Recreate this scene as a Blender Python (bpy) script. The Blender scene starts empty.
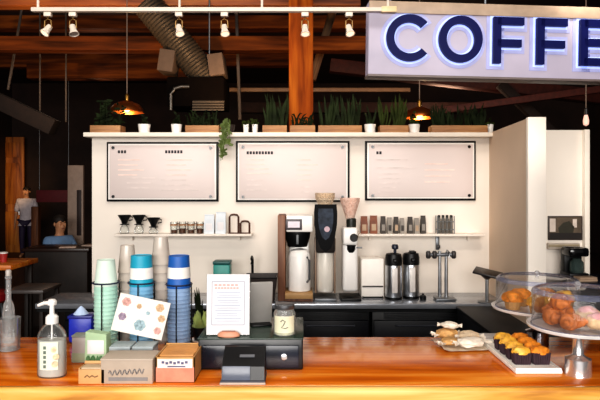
import bpy, bmesh, math, random
from mathutils import Vector, Matrix
random.seed(7)
C = bpy.context.scene.collection
F = 583.333; H = 1.73; HR = 188.0
R = math.radians

def X(px, Y): return (px - 300.0) * Y / F
def Z(py, Y): return H - (py - HR) * Y / F

# ------------------------------------------------------------------ materials
def lin(c):
    if isinstance(c, str):
        c = [int(c[i:i+2], 16) / 255 for i in (0, 2, 4)]
    return tuple((v / 12.92 if v <= .04045 else ((v + .055) / 1.055) ** 2.4) for v in c)

MATS = {}
def mat(name, col, rough=.5, metal=0, var=.12, scale=14, bump=0, emit=None, es=0, spec=.5, coat=0, stretch=None):
    if name in MATS: return MATS[name]
    m = bpy.data.materials.new(name); m.use_nodes = True
    nt = m.node_tree; N = nt.nodes; L = nt.links
    b = N['Principled BSDF']
    c = lin(col)
    tc = N.new('ShaderNodeTexCoord'); nz = N.new('ShaderNodeTexNoise')
    nz.inputs['Scale'].default_value = scale; nz.inputs['Detail'].default_value = 4
    src = tc.outputs['Object']
    if stretch:
        mp = N.new('ShaderNodeMapping'); mp.inputs['Scale'].default_value = stretch
        L.new(src, mp.inputs['Vector']); src = mp.outputs['Vector']
    L.new(src, nz.inputs['Vector'])
    rp = N.new('ShaderNodeValToRGB')
    rp.color_ramp.elements[0].position = .3; rp.color_ramp.elements[1].position = .7
    rp.color_ramp.elements[0].color = (*[v * (1 - var) for v in c], 1)
    rp.color_ramp.elements[1].color = (*[min(1, v * (1 + var)) for v in c], 1)
    L.new(nz.outputs['Fac'], rp.inputs['Fac']); L.new(rp.outputs['Color'], b.inputs['Base Color'])
    b.inputs['Roughness'].default_value = rough; b.inputs['Metallic'].default_value = metal
    b.inputs['Specular IOR Level'].default_value = spec
    b.inputs['Coat Weight'].default_value = coat; b.inputs['Coat Roughness'].default_value = .06
    if bump:
        bp = N.new('ShaderNodeBump'); bp.inputs['Strength'].default_value = bump; bp.inputs['Distance'].default_value = .01
        L.new(nz.outputs['Fac'], bp.inputs['Height']); L.new(bp.outputs['Normal'], b.inputs['Normal'])
    if emit:
        b.inputs['Emission Color'].default_value = (*lin(emit), 1); b.inputs['Emission Strength'].default_value = es
    MATS[name] = m; return m

def wood(name, c0, c1, c2, rough=.35, axis='X', scale=1.0, coat=0, ring=6.0, spec=.5):
    if name in MATS: return MATS[name]
    m = bpy.data.materials.new(name); m.use_nodes = True
    nt = m.node_tree; N = nt.nodes; L = nt.links; b = N['Principled BSDF']
    tc = N.new('ShaderNodeTexCoord'); mp = N.new('ShaderNodeMapping')
    s = {'X': (.6, 7, 7), 'Y': (7, .6, 7), 'Z': (7, 7, .6)}[axis]
    mp.inputs['Scale'].default_value = [v * scale for v in s]
    n1 = N.new('ShaderNodeTexNoise'); n1.inputs['Scale'].default_value = 1.6; n1.inputs['Detail'].default_value = 8
    n1.inputs['Distortion'].default_value = 1.2
    n2 = N.new('ShaderNodeTexNoise'); n2.inputs['Scale'].default_value = ring; n2.inputs['Detail'].default_value = 3
    L.new(tc.outputs['Object'], mp.inputs['Vector'])
    L.new(mp.outputs['Vector'], n1.inputs['Vector']); L.new(mp.outputs['Vector'], n2.inputs['Vector'])
    ad = N.new('ShaderNodeMath'); ad.operation = 'MULTIPLY_ADD'; ad.inputs[1].default_value = .35
    L.new(n2.outputs['Fac'], ad.inputs[0]); L.new(n1.outputs['Fac'], ad.inputs[2])
    rp = N.new('ShaderNodeValToRGB'); e = rp.color_ramp.elements
    e[0].position = .48; e[1].position = .88; e[0].color = (*lin(c0), 1); e[1].color = (*lin(c2), 1)
    k = e.new(.66); k.color = (*lin(c1), 1)
    L.new(ad.outputs[0], rp.inputs['Fac']); L.new(rp.outputs['Color'], b.inputs['Base Color'])
    b.inputs['Roughness'].default_value = rough; b.inputs['Coat Weight'].default_value = coat
    b.inputs['Coat Roughness'].default_value = .08; b.inputs['Specular IOR Level'].default_value = spec
    MATS[name] = m; return m

def glass(name, tint=(1, 1, 1), refl=.9, haze=0.0, hazecol=(1, 1, 1)):
    if name in MATS: return MATS[name]
    m = bpy.data.materials.new(name); m.use_nodes = True
    nt = m.node_tree; N = nt.nodes; L = nt.links; N.remove(N['Principled BSDF'])
    tr = N.new('ShaderNodeBsdfTransparent'); tr.inputs['Color'].default_value = (*tint, 1)
    gl = N.new('ShaderNodeBsdfGlossy'); gl.inputs['Roughness'].default_value = .04
    fr = N.new('ShaderNodeLayerWeight'); fr.inputs['Blend'].default_value = .25
    ml = N.new('ShaderNodeMath'); ml.operation = 'MULTIPLY'; ml.inputs[1].default_value = refl
    L.new(fr.outputs['Fresnel'], ml.inputs[0])
    mx = N.new('ShaderNodeMixShader')
    L.new(ml.outputs[0], mx.inputs[0]); L.new(tr.outputs[0], mx.inputs[1]); L.new(gl.outputs[0], mx.inputs[2])
    out = mx
    if haze:
        df = N.new('ShaderNodeBsdfDiffuse'); df.inputs['Color'].default_value = (*hazecol, 1)
        nz = N.new('ShaderNodeTexNoise'); nz.inputs['Scale'].default_value = 9
        mm = N.new('ShaderNodeMath'); mm.operation = 'MULTIPLY'; mm.inputs[1].default_value = haze * 2
        L.new(nz.outputs['Fac'], mm.inputs[0])
        m2 = N.new('ShaderNodeMixShader'); L.new(mm.outputs[0], m2.inputs[0])
        L.new(mx.outputs[0], m2.inputs[1]); L.new(df.outputs[0], m2.inputs[2]); out = m2
    L.new(out.outputs[0], N['Material Output'].inputs['Surface'])
    MATS[name] = m; return m

# ------------------------------------------------------------------ mesh builder
class MB:
    def __init__(s): s.bm = bmesh.new()
    def _add(s, verts, faces, mtx=None):
        vs = [s.bm.verts.new(mtx @ Vector(v) if mtx else v) for v in verts]
        for f in faces:
            try: s.bm.faces.new([vs[i] for i in f])
            except ValueError: pass
        return vs
    def box(s, c, d, bevel=0, rot=None, seg=2):
        t = bmesh.new(); bmesh.ops.create_cube(t, size=1)
        bmesh.ops.scale(t, vec=d, verts=t.verts)
        if bevel:
            bmesh.ops.bevel(t, geom=list(t.edges), offset=bevel, segments=seg, affect='EDGES', profile=.5)
        m = Matrix.Translation(c)
        if rot: m = m @ (Matrix.Rotation(rot[2], 4, 'Z') @ Matrix.Rotation(rot[1], 4, 'Y') @ Matrix.Rotation(rot[0], 4, 'X'))
        s._merge(t, m); return s
    def _merge(s, t, m=None):
        if m is not None: bmesh.ops.transform(t, matrix=m, verts=t.verts)
        t.verts.index_update()
        vs = [s.bm.verts.new(v.co) for v in t.verts]
        for f in t.faces:
            try: s.bm.faces.new([vs[v.index] for v in f.verts])
            except ValueError: pass
        t.free()
    def lathe(s, prof, c=(0, 0, 0), seg=24, mtx=None, sx=1, sy=1, cap=True):
        n = len(prof); verts = []; faces = []
        for r, z in prof:
            for k in range(seg):
                a = 2 * math.pi * k / seg
                verts.append((c[0] + r * sx * math.cos(a), c[1] + r * sy * math.sin(a), c[2] + z))
        for i in range(n - 1):
            for k in range(seg):
                k2 = (k + 1) % seg
                faces.append((i * seg + k, i * seg + k2, (i + 1) * seg + k2, (i + 1) * seg + k))
        if cap:
            if prof[0][0] > 1e-5: faces.append(tuple(reversed(range(seg))))
            if prof[-1][0] > 1e-5: faces.append(tuple((n - 1) * seg + k for k in range(seg)))
        s._add(verts, faces, mtx); return s
    def cyl(s, p0, p1, r0, r1=None, seg=12):
        if r1 is None: r1 = r0
        p0 = Vector(p0); p1 = Vector(p1); d = p1 - p0
        q = d.to_track_quat('Z', 'Y').to_matrix().to_4x4()
        return s.lathe([(r0, 0), (r1, d.length)], seg=seg, mtx=Matrix.Translation(p0) @ q)
    def tube(s, pts, r, seg=8, closed=False):
        pts = [Vector(p) for p in pts]; n = len(pts); verts = []; faces = []
        for i, p in enumerate(pts):
            if closed: d = pts[(i + 1) % n] - pts[i - 1]
            else: d = pts[min(i + 1, n - 1)] - pts[max(i - 1, 0)]
            d.normalize()
            up = Vector((0, 0, 1)) if abs(d.z) < .9 else Vector((0, 1, 0))
            a = d.cross(up).normalized(); b = d.cross(a)
            rr = r[i] if isinstance(r, (list, tuple)) else r
            for k in range(seg):
                t = 2 * math.pi * k / seg
                verts.append(p + a * rr * math.cos(t) + b * rr * math.sin(t))
        for i in range(n if closed else n - 1):
            j = (i + 1) % n
            for k in range(seg):
                k2 = (k + 1) % seg
                faces.append((i * seg + k, i * seg + k2, j * seg + k2, j * seg + k))
        if not closed:
            faces.append(tuple(range(seg))); faces.append(tuple((n - 1) * seg + k for k in reversed(range(seg))))
        s._add(verts, faces); return s
    def ring(s, c, r, t, seg=28):
        return s.tube([(c[0] + r * math.cos(2 * math.pi * k / seg), c[1] + r * math.sin(2 * math.pi * k / seg), c[2]) for k in range(seg)], t, 6, True)
    def blob(s, c, rad, amp=.15, seed=0, sub=3, flat=None):
        t = bmesh.new(); bmesh.ops.create_icosphere(t, subdivisions=sub, radius=1)
        from mathutils import noise
        for v in t.verts:
            n = noise.noise(v.co * 2.2 + Vector((seed * 3.1, seed * 1.7, seed)))
            v.co *= 1 + amp * n
            if flat is not None and v.co.z < flat: v.co.z = flat
            v.co = Vector((v.co.x * rad[0], v.co.y * rad[1], v.co.z * rad[2]))
        s._merge(t, Matrix.Translation(c)); return s
    def prism(s, poly, y0, y1):          # poly in xz, extruded along y
        n = len(poly)
        v = [(x, y0, z) for x, z in poly] + [(x, y1, z) for x, z in poly]
        f = [tuple(range(n)), tuple(range(2 * n - 1, n - 1, -1))]
        f += [(i, i + n, (i + 1) % n + n, (i + 1) % n) for i in range(n)]
        s._add(v, f); return s
    def quad(s, a, b, c, d):
        s._add([a, b, c, d], [(0, 1, 2, 3)]); return s
    def blade(s, p, tip, w, bend=(0, 0, 0), seg=5):
        p = Vector(p); tip = Vector(tip); bend = Vector(bend); d = tip - p
        side = d.cross(Vector((0, 1, 0)))
        if side.length < 1e-4: side = Vector((1, 0, 0))
        side.normalize(); side = side + Vector((0, random.uniform(-.7, .7), 0)); side.normalize()
        vs = []; fs = []
        for i in range(seg + 1):
            t = i / seg; q = p + d * t + bend * math.sin(math.pi * t)
            ww = w * (.55 + 1.2 * t) * (1 - t) ** .6 if t < 1 else 0.0005
            vs += [q - side * ww, q + side * ww]
        for i in range(seg): fs.append((2*i, 2*i+1, 2*i+3, 2*i+2))
        s._add(vs, fs); return s
    def build(s, name, m, parent=None, loc=None, rot=None, smooth=True, angle=40):
        bmesh.ops.recalc_face_normals(s.bm, faces=s.bm.faces)
        me = bpy.data.meshes.new(name); s.bm.to_mesh(me); s.bm.free()
        me.materials.append(m)
        if smooth:
            me.shade_smooth() if hasattr(me, 'shade_smooth') else None
            try: me.set_sharp_from_angle(angle=R(angle))
            except Exception: pass
        o = bpy.data.objects.new(name, me); C.objects.link(o)
        if parent: o.parent = parent
        if loc: o.location = loc
        if rot: o.rotation_euler = rot
        return o

def tag(o, label, cat, group=None, kind=None):
    o['label'] = label; o['category'] = cat
    if group: o['group'] = group
    if kind: o['kind'] = kind
    return o
def thing(name, label, cat, loc=(0, 0, 0), rz=0, group=None):
    o = bpy.data.objects.new(name, None); C.objects.link(o)
    o.empty_display_size = .05; o.location = loc; o.rotation_euler = (0, 0, rz)
    return tag(o, label, cat, group)
def struct(name, mb, m, **k):
    o = mb.build(name, m, **k); o['kind'] = 'structure'; return o
def copy_tree(o, parent=None):
    c = o.copy(); C.objects.link(c)
    if parent: c.parent = parent
    for ch in list(o.children): copy_tree(ch, c)
    return c

# ------------------------------------------------------------------ palette
white_paint = mat('white_paint', 'e6ddd2', .6, var=.03, scale=3, bump=.03)
tan_paint = mat('tan_paint', 'd8c0a8', .65, var=.04, scale=2)
cream = mat('cream_paint', 'eee4d6', .6, var=.03)
black = mat('black_plastic', '0b0c0e', .4, var=.3, spec=.3)
black_gloss = mat('black_gloss', '08090c', .12, var=.3)
navy_black = mat('navy_black_steel', '080a12', .4, var=.3, spec=.25)
dark_brown = mat('dark_brown', '1d120c', .6, var=.35)
steel = mat('brushed_steel', 'b9bcc0', .3, 1, var=.1, scale=30)
chrome = mat('chrome', 'dfe1e4', .1, 1, var=.03)
grey_metal = mat('grey_metal', '75787c', .4, .8)
silver_paint = mat('silver_paint', 'd6d4d0', .3, .3, var=.04)
white_plastic = mat('white_plastic', 'efece8', .35, var=.03)
white_ceramic = mat('white_ceramic', 'f2efea', .25, var=.03)
paper = mat('white_paper', 'dddbdd', .7, var=.02)
ink = mat('dark_ink', '28272c', .7)
pale_ink = mat('pale_ink', 'a9979a', .7)
pink_ink = mat('pink_ink', 'd9a49e', .7)
peach_ink = mat('peach_ink', 'ead0c6', .7)
blue_ink = mat('blue_ink', '8fa5c4', .7)
soil = mat('soil', '20150e', .9, var=.4, scale=60)
leaf_dark = mat('leaf_dark', '1c2510', .8, var=.6, scale=9, spec=.15)
leaf_mid = mat('leaf_mid', '323c18', .8, var=.6, scale=9, spec=.15)
leaf_grey = mat('leaf_grey_green', '252e18', .8, var=.6, scale=9, spec=.15)
leaf_pale = mat('leaf_pale', 'a4b36a', .5, var=.3, scale=9)
clear = glass('clear_glass', (.97, .985, .985), .75)
dome_glass = glass('dome_glass', (.985, .985, .99), .7, .02, (.95, .93, .95))
gel = glass('clear_gel', (.96, .97, .97), .7, .04, (.9, .9, .9))
kraft = mat('kraft_card', 'c99a5f', .7, var=.1)
planter_wood = wood('planter_wood', '7d5636', 'a2744b', 'c0925f', .6, 'X')
bar_wood = wood('bar_wood', 'ae4c0a', 'de7418', 'f4a040', .15, 'X', .8, coat=.0, spec=.5)
bar_wood.node_tree.nodes['Principled BSDF'].inputs['Specular Tint'].default_value = (1, .78, .52, 1)
lit_edge_wood = wood('bar_lit_edge_wood', 'b06c22', 'e2a548', 'f8ca7a', .4, 'X', 1.3, ring=3)  # bar wood made paler, light on the front edge put into its colour
post_wood = wood('post_wood', '6a2a04', '9c480e', 'c46a1c', .75, 'Z', .8, spec=.15)
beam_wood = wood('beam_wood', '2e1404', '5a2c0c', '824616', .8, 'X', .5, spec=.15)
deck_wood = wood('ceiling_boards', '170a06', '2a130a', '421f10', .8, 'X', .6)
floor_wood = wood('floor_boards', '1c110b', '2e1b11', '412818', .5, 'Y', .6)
orange_wood = wood('orange_wood', '6b3509', 'a25a18', 'c97e2c', .5, 'Z', .6)
table_wood = wood('table_wood', 'a5500f', 'cf7420', 'e89a3c', .4, 'X', .8)

# ------------------------------------------------------------------ camera
cam = bpy.data.cameras.new('camera'); co = bpy.data.objects.new('camera', cam); C.objects.link(co)
co.location = (0, 0, H); co.rotation_euler = (R(90), 0, 0)
cam.lens = 35; cam.sensor_width = 36; cam.shift_y = -12 / 600
cam.clip_start = .05; cam.clip_end = 100
bpy.context.scene.camera = co

# ------------------------------------------------------------------ the setting
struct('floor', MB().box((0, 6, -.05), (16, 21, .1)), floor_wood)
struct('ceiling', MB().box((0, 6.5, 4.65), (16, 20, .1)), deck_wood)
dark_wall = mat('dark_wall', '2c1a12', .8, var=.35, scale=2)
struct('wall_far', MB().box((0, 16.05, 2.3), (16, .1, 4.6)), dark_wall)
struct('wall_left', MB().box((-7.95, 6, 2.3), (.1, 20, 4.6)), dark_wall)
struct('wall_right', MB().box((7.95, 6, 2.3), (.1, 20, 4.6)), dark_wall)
WY = 5.0
WL = X(92, WY); WR = X(491, WY)
struct('wall_back', MB().box(((WL + WR) / 2, WY + .1, 1.08), (WR - WL, .2, 2.16)), white_paint)
struct('trim_1', MB().box(((X(84, 4.9) + WR) / 2, WY + .07, 2.178), (WR - X(84, 4.9), .38, .036), .004), cream)
# side partition running towards the bar, pillar and return panel
pA = (WR, WY); pB = (X(527, 3.95), 3.95)
mb = MB()
mb._add([(pA[0], pA[1] + .2, 0), (pB[0], pB[1], 0), (pB[0] + .1, pB[1], 0), (pA[0] + .12, pA[1] + .2, 0),
         (pA[0], pA[1] + .2, 2.2), (pB[0], pB[1], 2.2), (pB[0] + .1, pB[1], 2.2), (pA[0] + .12, pA[1] + .2, 2.2)],
        [(0, 1, 2, 3), (4, 7, 6, 5), (0, 4, 5, 1), (1, 5, 6, 2), (2, 6, 7, 3), (3, 7, 4, 0)])
struct('wall_right_partition', mb, tan_paint, smooth=False)
xc0, xc1 = X(527, 3.93), X(545, 3.93)
struct('trim_2', MB().box(((xc0 + xc1) / 2, 3.93, 1.103), (xc1 - xc0, .04, 2.206), .003), white_paint)
x0, x1 = pA[0] + .12, X(582, 4.73)
struct('wall_right_panel', MB().box(((x0 + x1) / 2, 4.78, 1.1), (x1 - x0, .1, 2.2)), white_paint)
struct('trim_3', MB().box((x1 + .02, 4.755, 1.1), (.04, .15, 2.2), .003), cream)

# ------------------------------------------------------------------ bar counter
BZ = 1.08
t = thing('bar_counter', 'long glossy orange-brown wooden bar counter across the whole foreground', 'counter', (0, 2.22, 0))
MB().box((0, .015, BZ - .025), (4.4, .62, .05), .004).build('worktop', bar_wood, t)
MB().box((0, -.31, BZ - .035), (4.4, .035, .07), .014, seg=4).build('front_edge', lit_edge_wood, t)
MB().box((0, .02, .515), (4.3, .5, 1.03)).build('base_panel', dark_brown, t)

# ------------------------------------------------------------------ back counter
CZ = .835
t = thing('back_counter', 'grey steel-topped back counter along the white wall under the menus', 'counter', (0, 4.75, 0))
bx0, bx1 = X(56, 4.9), WR - .03
MB().box(((bx0 + bx1) / 2 , 0, CZ - .02), (bx1 - bx0, .48, .04), .004).build('worktop', mat('counter_steel', 'a9aeb6', .22, .6, var=.1), t)
MB().box(((bx0 + bx1) / 2, .0, CZ - .06), (bx1 - bx0, .42, .02)).build('support_rail', black, t)
def fridge(xa, xb, label, handle=True):
    t = thing('undercounter_fridge', label, 'fridge', ((xa + xb) / 2, 4.76, 0), group='undercounter fridges below the back counter')
    w = xb - xa - .012
    MB().box((0, .02, .405), (w, .38, .71), .006).build('body', black, t)
    d = MB().box((0, -.19, .4), (w - .02, .035, .59), .006).build('door', navy_black, t)
    MB().tube([(-w * .3, -.215, .66), (-w * .3, -.235, .66), (w * .3, -.235, .66), (w * .3, -.215, .66)], .007).build('handle', mat('dark_handle', '2c2f38', .4, .3), d)
    v = MB()
    for k in range(4): v.box((0, -.18, .705 + k * .013), (w * .8, .012, .005))
    v.build('vent_grille', mat('dark_grey_metal', '101218', .5), t)
    for sx in (-1, 1):
        for sy in (-.13, .16):
            MB().cyl((sx * w * .42, sy, 0), (sx * w * .42, sy, .055), .02).build('foot', grey_metal, t)
    return t
fridge(X(290, 4.55), X(371, 4.55), 'black undercounter fridge below the coffee brewers and grinders')
fridge(X(372, 4.55), X(490, 4.55), 'wider black undercounter fridge below the airpots and water tap')
fridge(X(180, 4.55), X(289, 4.55), 'black undercounter fridge behind the cash drawer and sign')
fridge(X(62, 4.55), X(179, 4.55), 'black undercounter fridge behind the cup stacks, leftmost of the row')

# ------------------------------------------------------------------ menu boards
board_m = mat('menu_board', 'd6c9c5', .45, var=.03, scale=2)
def menu(px0, px1, py0, py1, label, heads, blocks):
    Y = 4.985
    w = X(px1, Y) - X(px0, Y); h = Z(py0, Y) - Z(py1, Y)
    t = thing('menu_board', label, 'menu board', ((X(px0, Y) + X(px1, Y)) / 2, 5.0, Z(py1, Y)), group='framed menu boards on the back wall')
    MB().box((0, -.012, h / 2), (w, .024, h), .002).build('backing_frame', black, t)
    MB().box((0, -.03, h / 2), (w - .035, .014, h - .035), .001).build('inner_border', white_ceramic, t)
    MB().box((0, -.036, h / 2), (w - .06, .012, h - .06), .001).build('panel', board_m, t)
    for sx in (-1, 1):
        for sz in (.085, 1 - .1):
            MB().cyl((sx * (w / 2 - .062), -.052, h * sz), (sx * (w / 2 - .062), -.036, h * sz), .013, .013, 12).build('standoff_bolt', black_gloss, t)
    s = w / (px1 - px0)
    a = MB(); b_ = MB(); c_ = MB()
    for (hx, hw, hy) in heads:                      # row of tiny unreadable capitals
        n = max(2, int(hw / 3))
        for k in range(n):
            a.box(((hx - px0) * s - w / 2 + k * 3 * s + s, -.0425, h - (hy - py0) * s), (2.2 * s, .002, 2.9 * s))
    for (bx, bw, by, n, st, bold) in blocks:
        for k in range(n):
            ww = bw * random.uniform(.6, 1)
            (b_ if bold else c_).box(((bx - px0 + ww / 2) * s - w / 2, -.0425, h - (by + k * st - py0) * s), (ww * s, .002, 1.1 * s))
    a.build('heading_lettering', ink, t); b_.build('pink_lettering', peach_ink, t); c_.build('grey_lettering', mat('grey_ink', 'd6c9c5', .7), t)
menu(107, 218.5, 142, 201.5, 'leftmost framed menu board, above the shelf of drippers, two small headings',
     [(119, 9, 152), (166, 20, 152)], [(119, 30, 160, 4, 5, 1), (128, 34, 178, 3, 5, 0), (167, 32, 160, 4, 5, 1), (162, 40, 180, 3, 5, 0)])
menu(236, 349.5, 141, 202, 'middle framed menu board behind the shield-fronted grinder, one dark heading',
     [(247, 27, 153)], [(247, 26, 160, 4, 4.5, 1), (247, 20, 180, 3, 5, 0), (297, 22, 160, 5, 5, 1), (300, 20, 187, 2, 5, 0)])
menu(365, 475.5, 141, 200.5, 'rightmost framed menu board above the shelf of coffee bags, faint lettering',
     [(376, 8, 153)], [(376, 46, 160, 2, 8, 0), (378, 28, 174, 5, 4.5, 0), (424, 34, 164, 4, 6, 1)])

# ------------------------------------------------------------------ wall shelves
def shelf(px0, px1, label):
    Y = 4.9; xa, xb = X(px0, Y), X(px1, Y)
    t = thing('wall_shelf', label, 'shelf', ((xa + xb) / 2, 5.0, SZ), group='thin white wall shelves')
    MB().box((0, -.08, -.009), (xb - xa, .16, .018), .002).build('board', white_paint, t)
    for k in (-.4, .4):
        MB().prism([(k * (xb - xa) - .008, -.018), (k * (xb - xa) + .008, -.018), (k * (xb - xa) + .008, -.06), (k * (xb - xa) - .008, -.06)], -.05, 0).build('bracket', white_paint, t)
    return t
SZ = Z(234, 4.86)
shelf(116, 252, 'thin white wall shelf under the leftmost menu, holding drippers and cups')
shelf(358, 483, 'thin white wall shelf under the rightmost menu, holding coffee bags')
SY = 4.91
# drippers on servers
for i, (px, lb) in enumerate(((124.5, 'leftmost'), (139, 'middle'), (153.5, 'rightmost'))):
    t = thing('pour_over_dripper', lb + ' of three black pour-over drippers at the left end of the wall shelf', 'coffee dripper', (X(px, SY), SY, SZ), group='black drippers on the left wall shelf')
    dz = 0 if i < 2 else -.022
    MB().lathe([(.034, 0), (.04, .015), (.036, .05 + dz), (.022, .066 + dz), (.026, .074 + dz)], seg=20).build('glass_server', clear, t)
    MB().lathe([(.038, .074 + dz), (.038, .08 + dz), (.02, .083 + dz), (.03, .11 + dz), (.054, .152 + dz), (.056, .156 + dz), (.05, .154 + dz), (.026, .112 + dz)], seg=20).build('cone', black, t)
    MB().tube([(.046, 0, .145 + dz), (.066, 0, .14 + dz), (.066, 0, .115 + dz), (.035, 0, .11 + dz)], .005).build('handle', black, t)
# glass cups on the shelf
amber = mat('amber_liquid', 'a8764c', .4)
for i, px in enumerate((174, 182.5, 191, 200)):
    t = thing('glass_coffee_cup', ['leftmost small glass cup, just right of the black drippers', 'second small glass cup from the black drippers',
              'third small glass cup from the black drippers', 'rightmost small glass cup beside the pale paper bags'][i] + ' on the shelf', 'cup', (X(px, SY), SY, SZ), group='small glass cups on the left wall shelf')
    MB().lathe([(.024, 0), (.03, .004), (.032, .1), (.03, .1), (.027, .008)], seg=18, cap=False).build('glass_body', clear, t)
    MB().lathe([(.026, .004), (.028, .03 + .012 * (i % 2))], seg=18).build('brown_base', mat('brown_glaze', '5a3826', .4), t)
    MB().lathe([(.0325, .068), (.0325, .078)], seg=18, cap=False).build('brown_band', amber, t)
    MB().tube([(.03, 0, .085), (.046, 0, .08), (.046, 0, .04), (.03, 0, .03)], .004).build('handle', mat('brown_glaze', '5a3826'), t)
# bags
def bag(px, Yb, z0, w, h, d, m, label, group, top=None, lab=None, rz=0, cat='coffee bag', name='coffee_bag'):
    t = thing(name, label, cat, (X(px, Yb), Yb, z0), rz, group)
    b = MB(); n = 7; vs = []; fs = []
    prof = [(0, .92, .95), (.03, 1, 1), (.35, 1.0, 1.0), (.6, .98, .85), (.82, .95, .45), (.93, .95, .14), (1.0, .96, .1)]
    for (tz, sw, sd) in prof:
        a, e = w / 2 * sw, d / 2 * sd
        vs += [(-a, -e, tz * h), (a, -e, tz * h), (a * .9 if tz < .8 else a, 0, tz * h), (a, e, tz * h), (-a, e, tz * h), (-a * .9 if tz < .8 else -a, 0, tz * h)]
    for i in range(len(prof) - 1):
        for k in range(6):
            k2 = (k + 1) % 6
            fs.append((i*6+k, i*6+k2, i*6+6+k2, i*6+6+k))
    fs += [tuple(range(5, -1, -1)), tuple((len(prof)-1)*6+k for k in range(6))]
    b._add(vs, fs); b.build('bag_body', m, t)
    MB().box((0, 0, h * .985), (w * 1.0, d * .2, h * .05), .002).build('folded_top', top or m, t)
    if lab: MB().box((0, -d / 2 * 1.0 - .0008, h * .36), (w * .62, .0016, h * .36), .0005).build('label_patch', lab, t)
    return t
bag_blue = mat('pale_blue_bag', 'cfd6dc', .6, var=.06)
bag(209.5, SY, SZ, .085, .16, .06, bag_blue, 'pale blue-white bag, left of two on the left wall shelf', 'pale bags on the left shelf', lab=paper)
bag(221, SY, SZ, .085, .18, .06, bag_blue, 'taller pale blue-white bag, right of two, beside the brown stands', 'pale bags on the left shelf', lab=paper)
copper_brown = mat('brown_metal', '4a2c20', .45, .3)
for px, w, h, lb in ((234, .075, .16, 'taller brown looped metal dripper stand beside the pale bags'), (245, .075, .105, 'shorter brown looped metal dripper stand at the right end of the shelf')):
    t = thing('dripper_stand', lb, 'stand', (X(px, SY), SY, SZ), group='brown metal stands on the left shelf')
    MB().tube([(-w/2, 0, .006), (-w/2, 0, h - .02), (-w/2 + .012, 0, h - .004), (0, 0, h), (w/2 - .012, 0, h - .004), (w/2, 0, h - .02), (w/2, 0, .006)], .0085).build('loop', copper_brown, t)
    MB().box((0, 0, .004), (w + .016, .05, .008), .002).build('foot_plate', copper_brown, t)
red_brown = mat('red_brown_bag', '7a4630', .6, var=.2); dk_bag = mat('dark_bag', '3a332e', .6, var=.25); gy_bag = mat('grey_bag', '8f8880', .6, var=.15)
tan_bag = mat('tan_bag', 'b49a80', .6)
specs = [(364, .058, .145, red_brown, tan_bag, 'red-brown coffee bag at the left end of the right shelf'),
         (373.5, .062, .15, red_brown, tan_bag, 'second red-brown coffee bag with a tan label, right of its twin'),
         (383, .042, .145, dk_bag, gy_bag, 'slim dark coffee bag next to the red-brown pair'),
         (389.5, .04, .135, gy_bag, dk_bag, 'slim grey coffee bag with dark label, between dark bags'),
         (396, .04, .14, dk_bag, tan_bag, 'slim dark coffee bag, third after the red-brown pair'),
         (402, .036, .13, gy_bag, dk_bag, 'slim grey coffee bag just left of the gap on the shelf'),
         (410, .042, .14, dk_bag, gy_bag, 'slim dark coffee bag just right of the gap on the shelf'),
         (416.5, .04, .13, gy_bag, tan_bag, 'slim grey coffee bag with tan label, right of the gap'),
         (423, .042, .15, dk_bag, gy_bag, 'dark coffee bag at the right end of the bag row')]
for px, w, h, m, l, lb in specs: bag(px, SY, SZ, w, h, .05, m, lb, 'coffee bags on the right wall shelf', lab=l)
t = thing('bottle_rack', 'dark grey wire rack of small canisters near the right end of the shelf', 'rack', (X(445, SY), SY, SZ))
rk = MB()
for zz in (.035, .1): rk.tube([(-.07, -.03, zz), (.07, -.03, zz), (.07, .03, zz), (-.07, .03, zz)], .004, 6, True)
for sx in (-.07, .07):
    for sy in (-.03, .03): rk.cyl((sx, sy, 0), (sx, sy, .15), .004)
rk.build('wire_frame', grey_metal, t)
for k in range(4):
    c = MB().lathe([(.014, .002), (.015, .01), (.015, .12), (.009, .135)], (-.051 + k * .034, 0, 0), 14).build('canister', mat('smoke_grey', '57544f', .4), t)
    MB().lathe([(.011, .135), (.011, .152), (.008, .156)], (-.051 + k * .034, 0, 0), 12).build('canister_cap', black, c)

# ------------------------------------------------------------------ machines on the back counter
MY = 4.72
def mx(px): return X(px, MY)
def mz(py): return Z(py, MY)
S = MY / F
brown_panel = wood('brown_panel', '4c2c1c', '6e4630', '8a6044', .5, 'Z')
# batch brewer
t = thing('batch_brewer', 'batch coffee brewer with brown side panel, black brew basket and white server', 'coffee maker', (mx(296), MY, CZ))
h = lambda py: mz(py) - CZ
MB().box((mx(282) - mx(296), .02, h(214.5) / 2), (7.5 * S, .26, h(214.5)), .006).build('side_panel', brown_panel, t)
b = MB().box((mx(299.5) - mx(296), 0, (h(215) + h(231)) / 2), (26 * S, .26, h(215) - h(231)), .012).build('head', white_plastic, t)
d = MB().box((mx(294) - mx(296), -.132, (h(218.5) + h(228.5)) / 2), (16 * S, .008, h(218) - h(228.5)), .003).build('display_bezel', mat('bezel_grey', '4a4348', .4), b)
MB().box((mx(294) - mx(296), -.1365, (h(220.5) + h(226.5)) / 2), (11.5 * S, .002, h(220.5) - h(226.5))).build('screen', mat('screen_pale', 'cfc4cc', .3, emit='cfc4cc', es=.15), d)
k = MB().lathe([(9.5 * S, h(246)), (12 * S, h(238)), (13 * S, h(232)), (13 * S, h(231))], (mx(297.5) - mx(296), -.03, 0), 28).build('brew_basket', black, t)
MB().box((mx(297.5) - mx(296), -.135, h(238)), (.02, .03, .075), .006).build('basket_handle', mat('mid_grey', '6f7377', .4), k)
MB().box((mx(299) - mx(296), .1, (h(231) + h(290)) / 2), (20 * S, .05, h(231) - h(290)), .004).build('back_column', silver_paint, t)
sv = MB().lathe([(9.8 * S, h(290)), (11 * S, h(289)), (11 * S, h(256)), (9.5 * S, h(251)), (7 * S, h(249)), (5 * S, h(248.5))], (mx(299.5) - mx(296), -.03, 0), 28).build('server', white_plastic, t)
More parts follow.
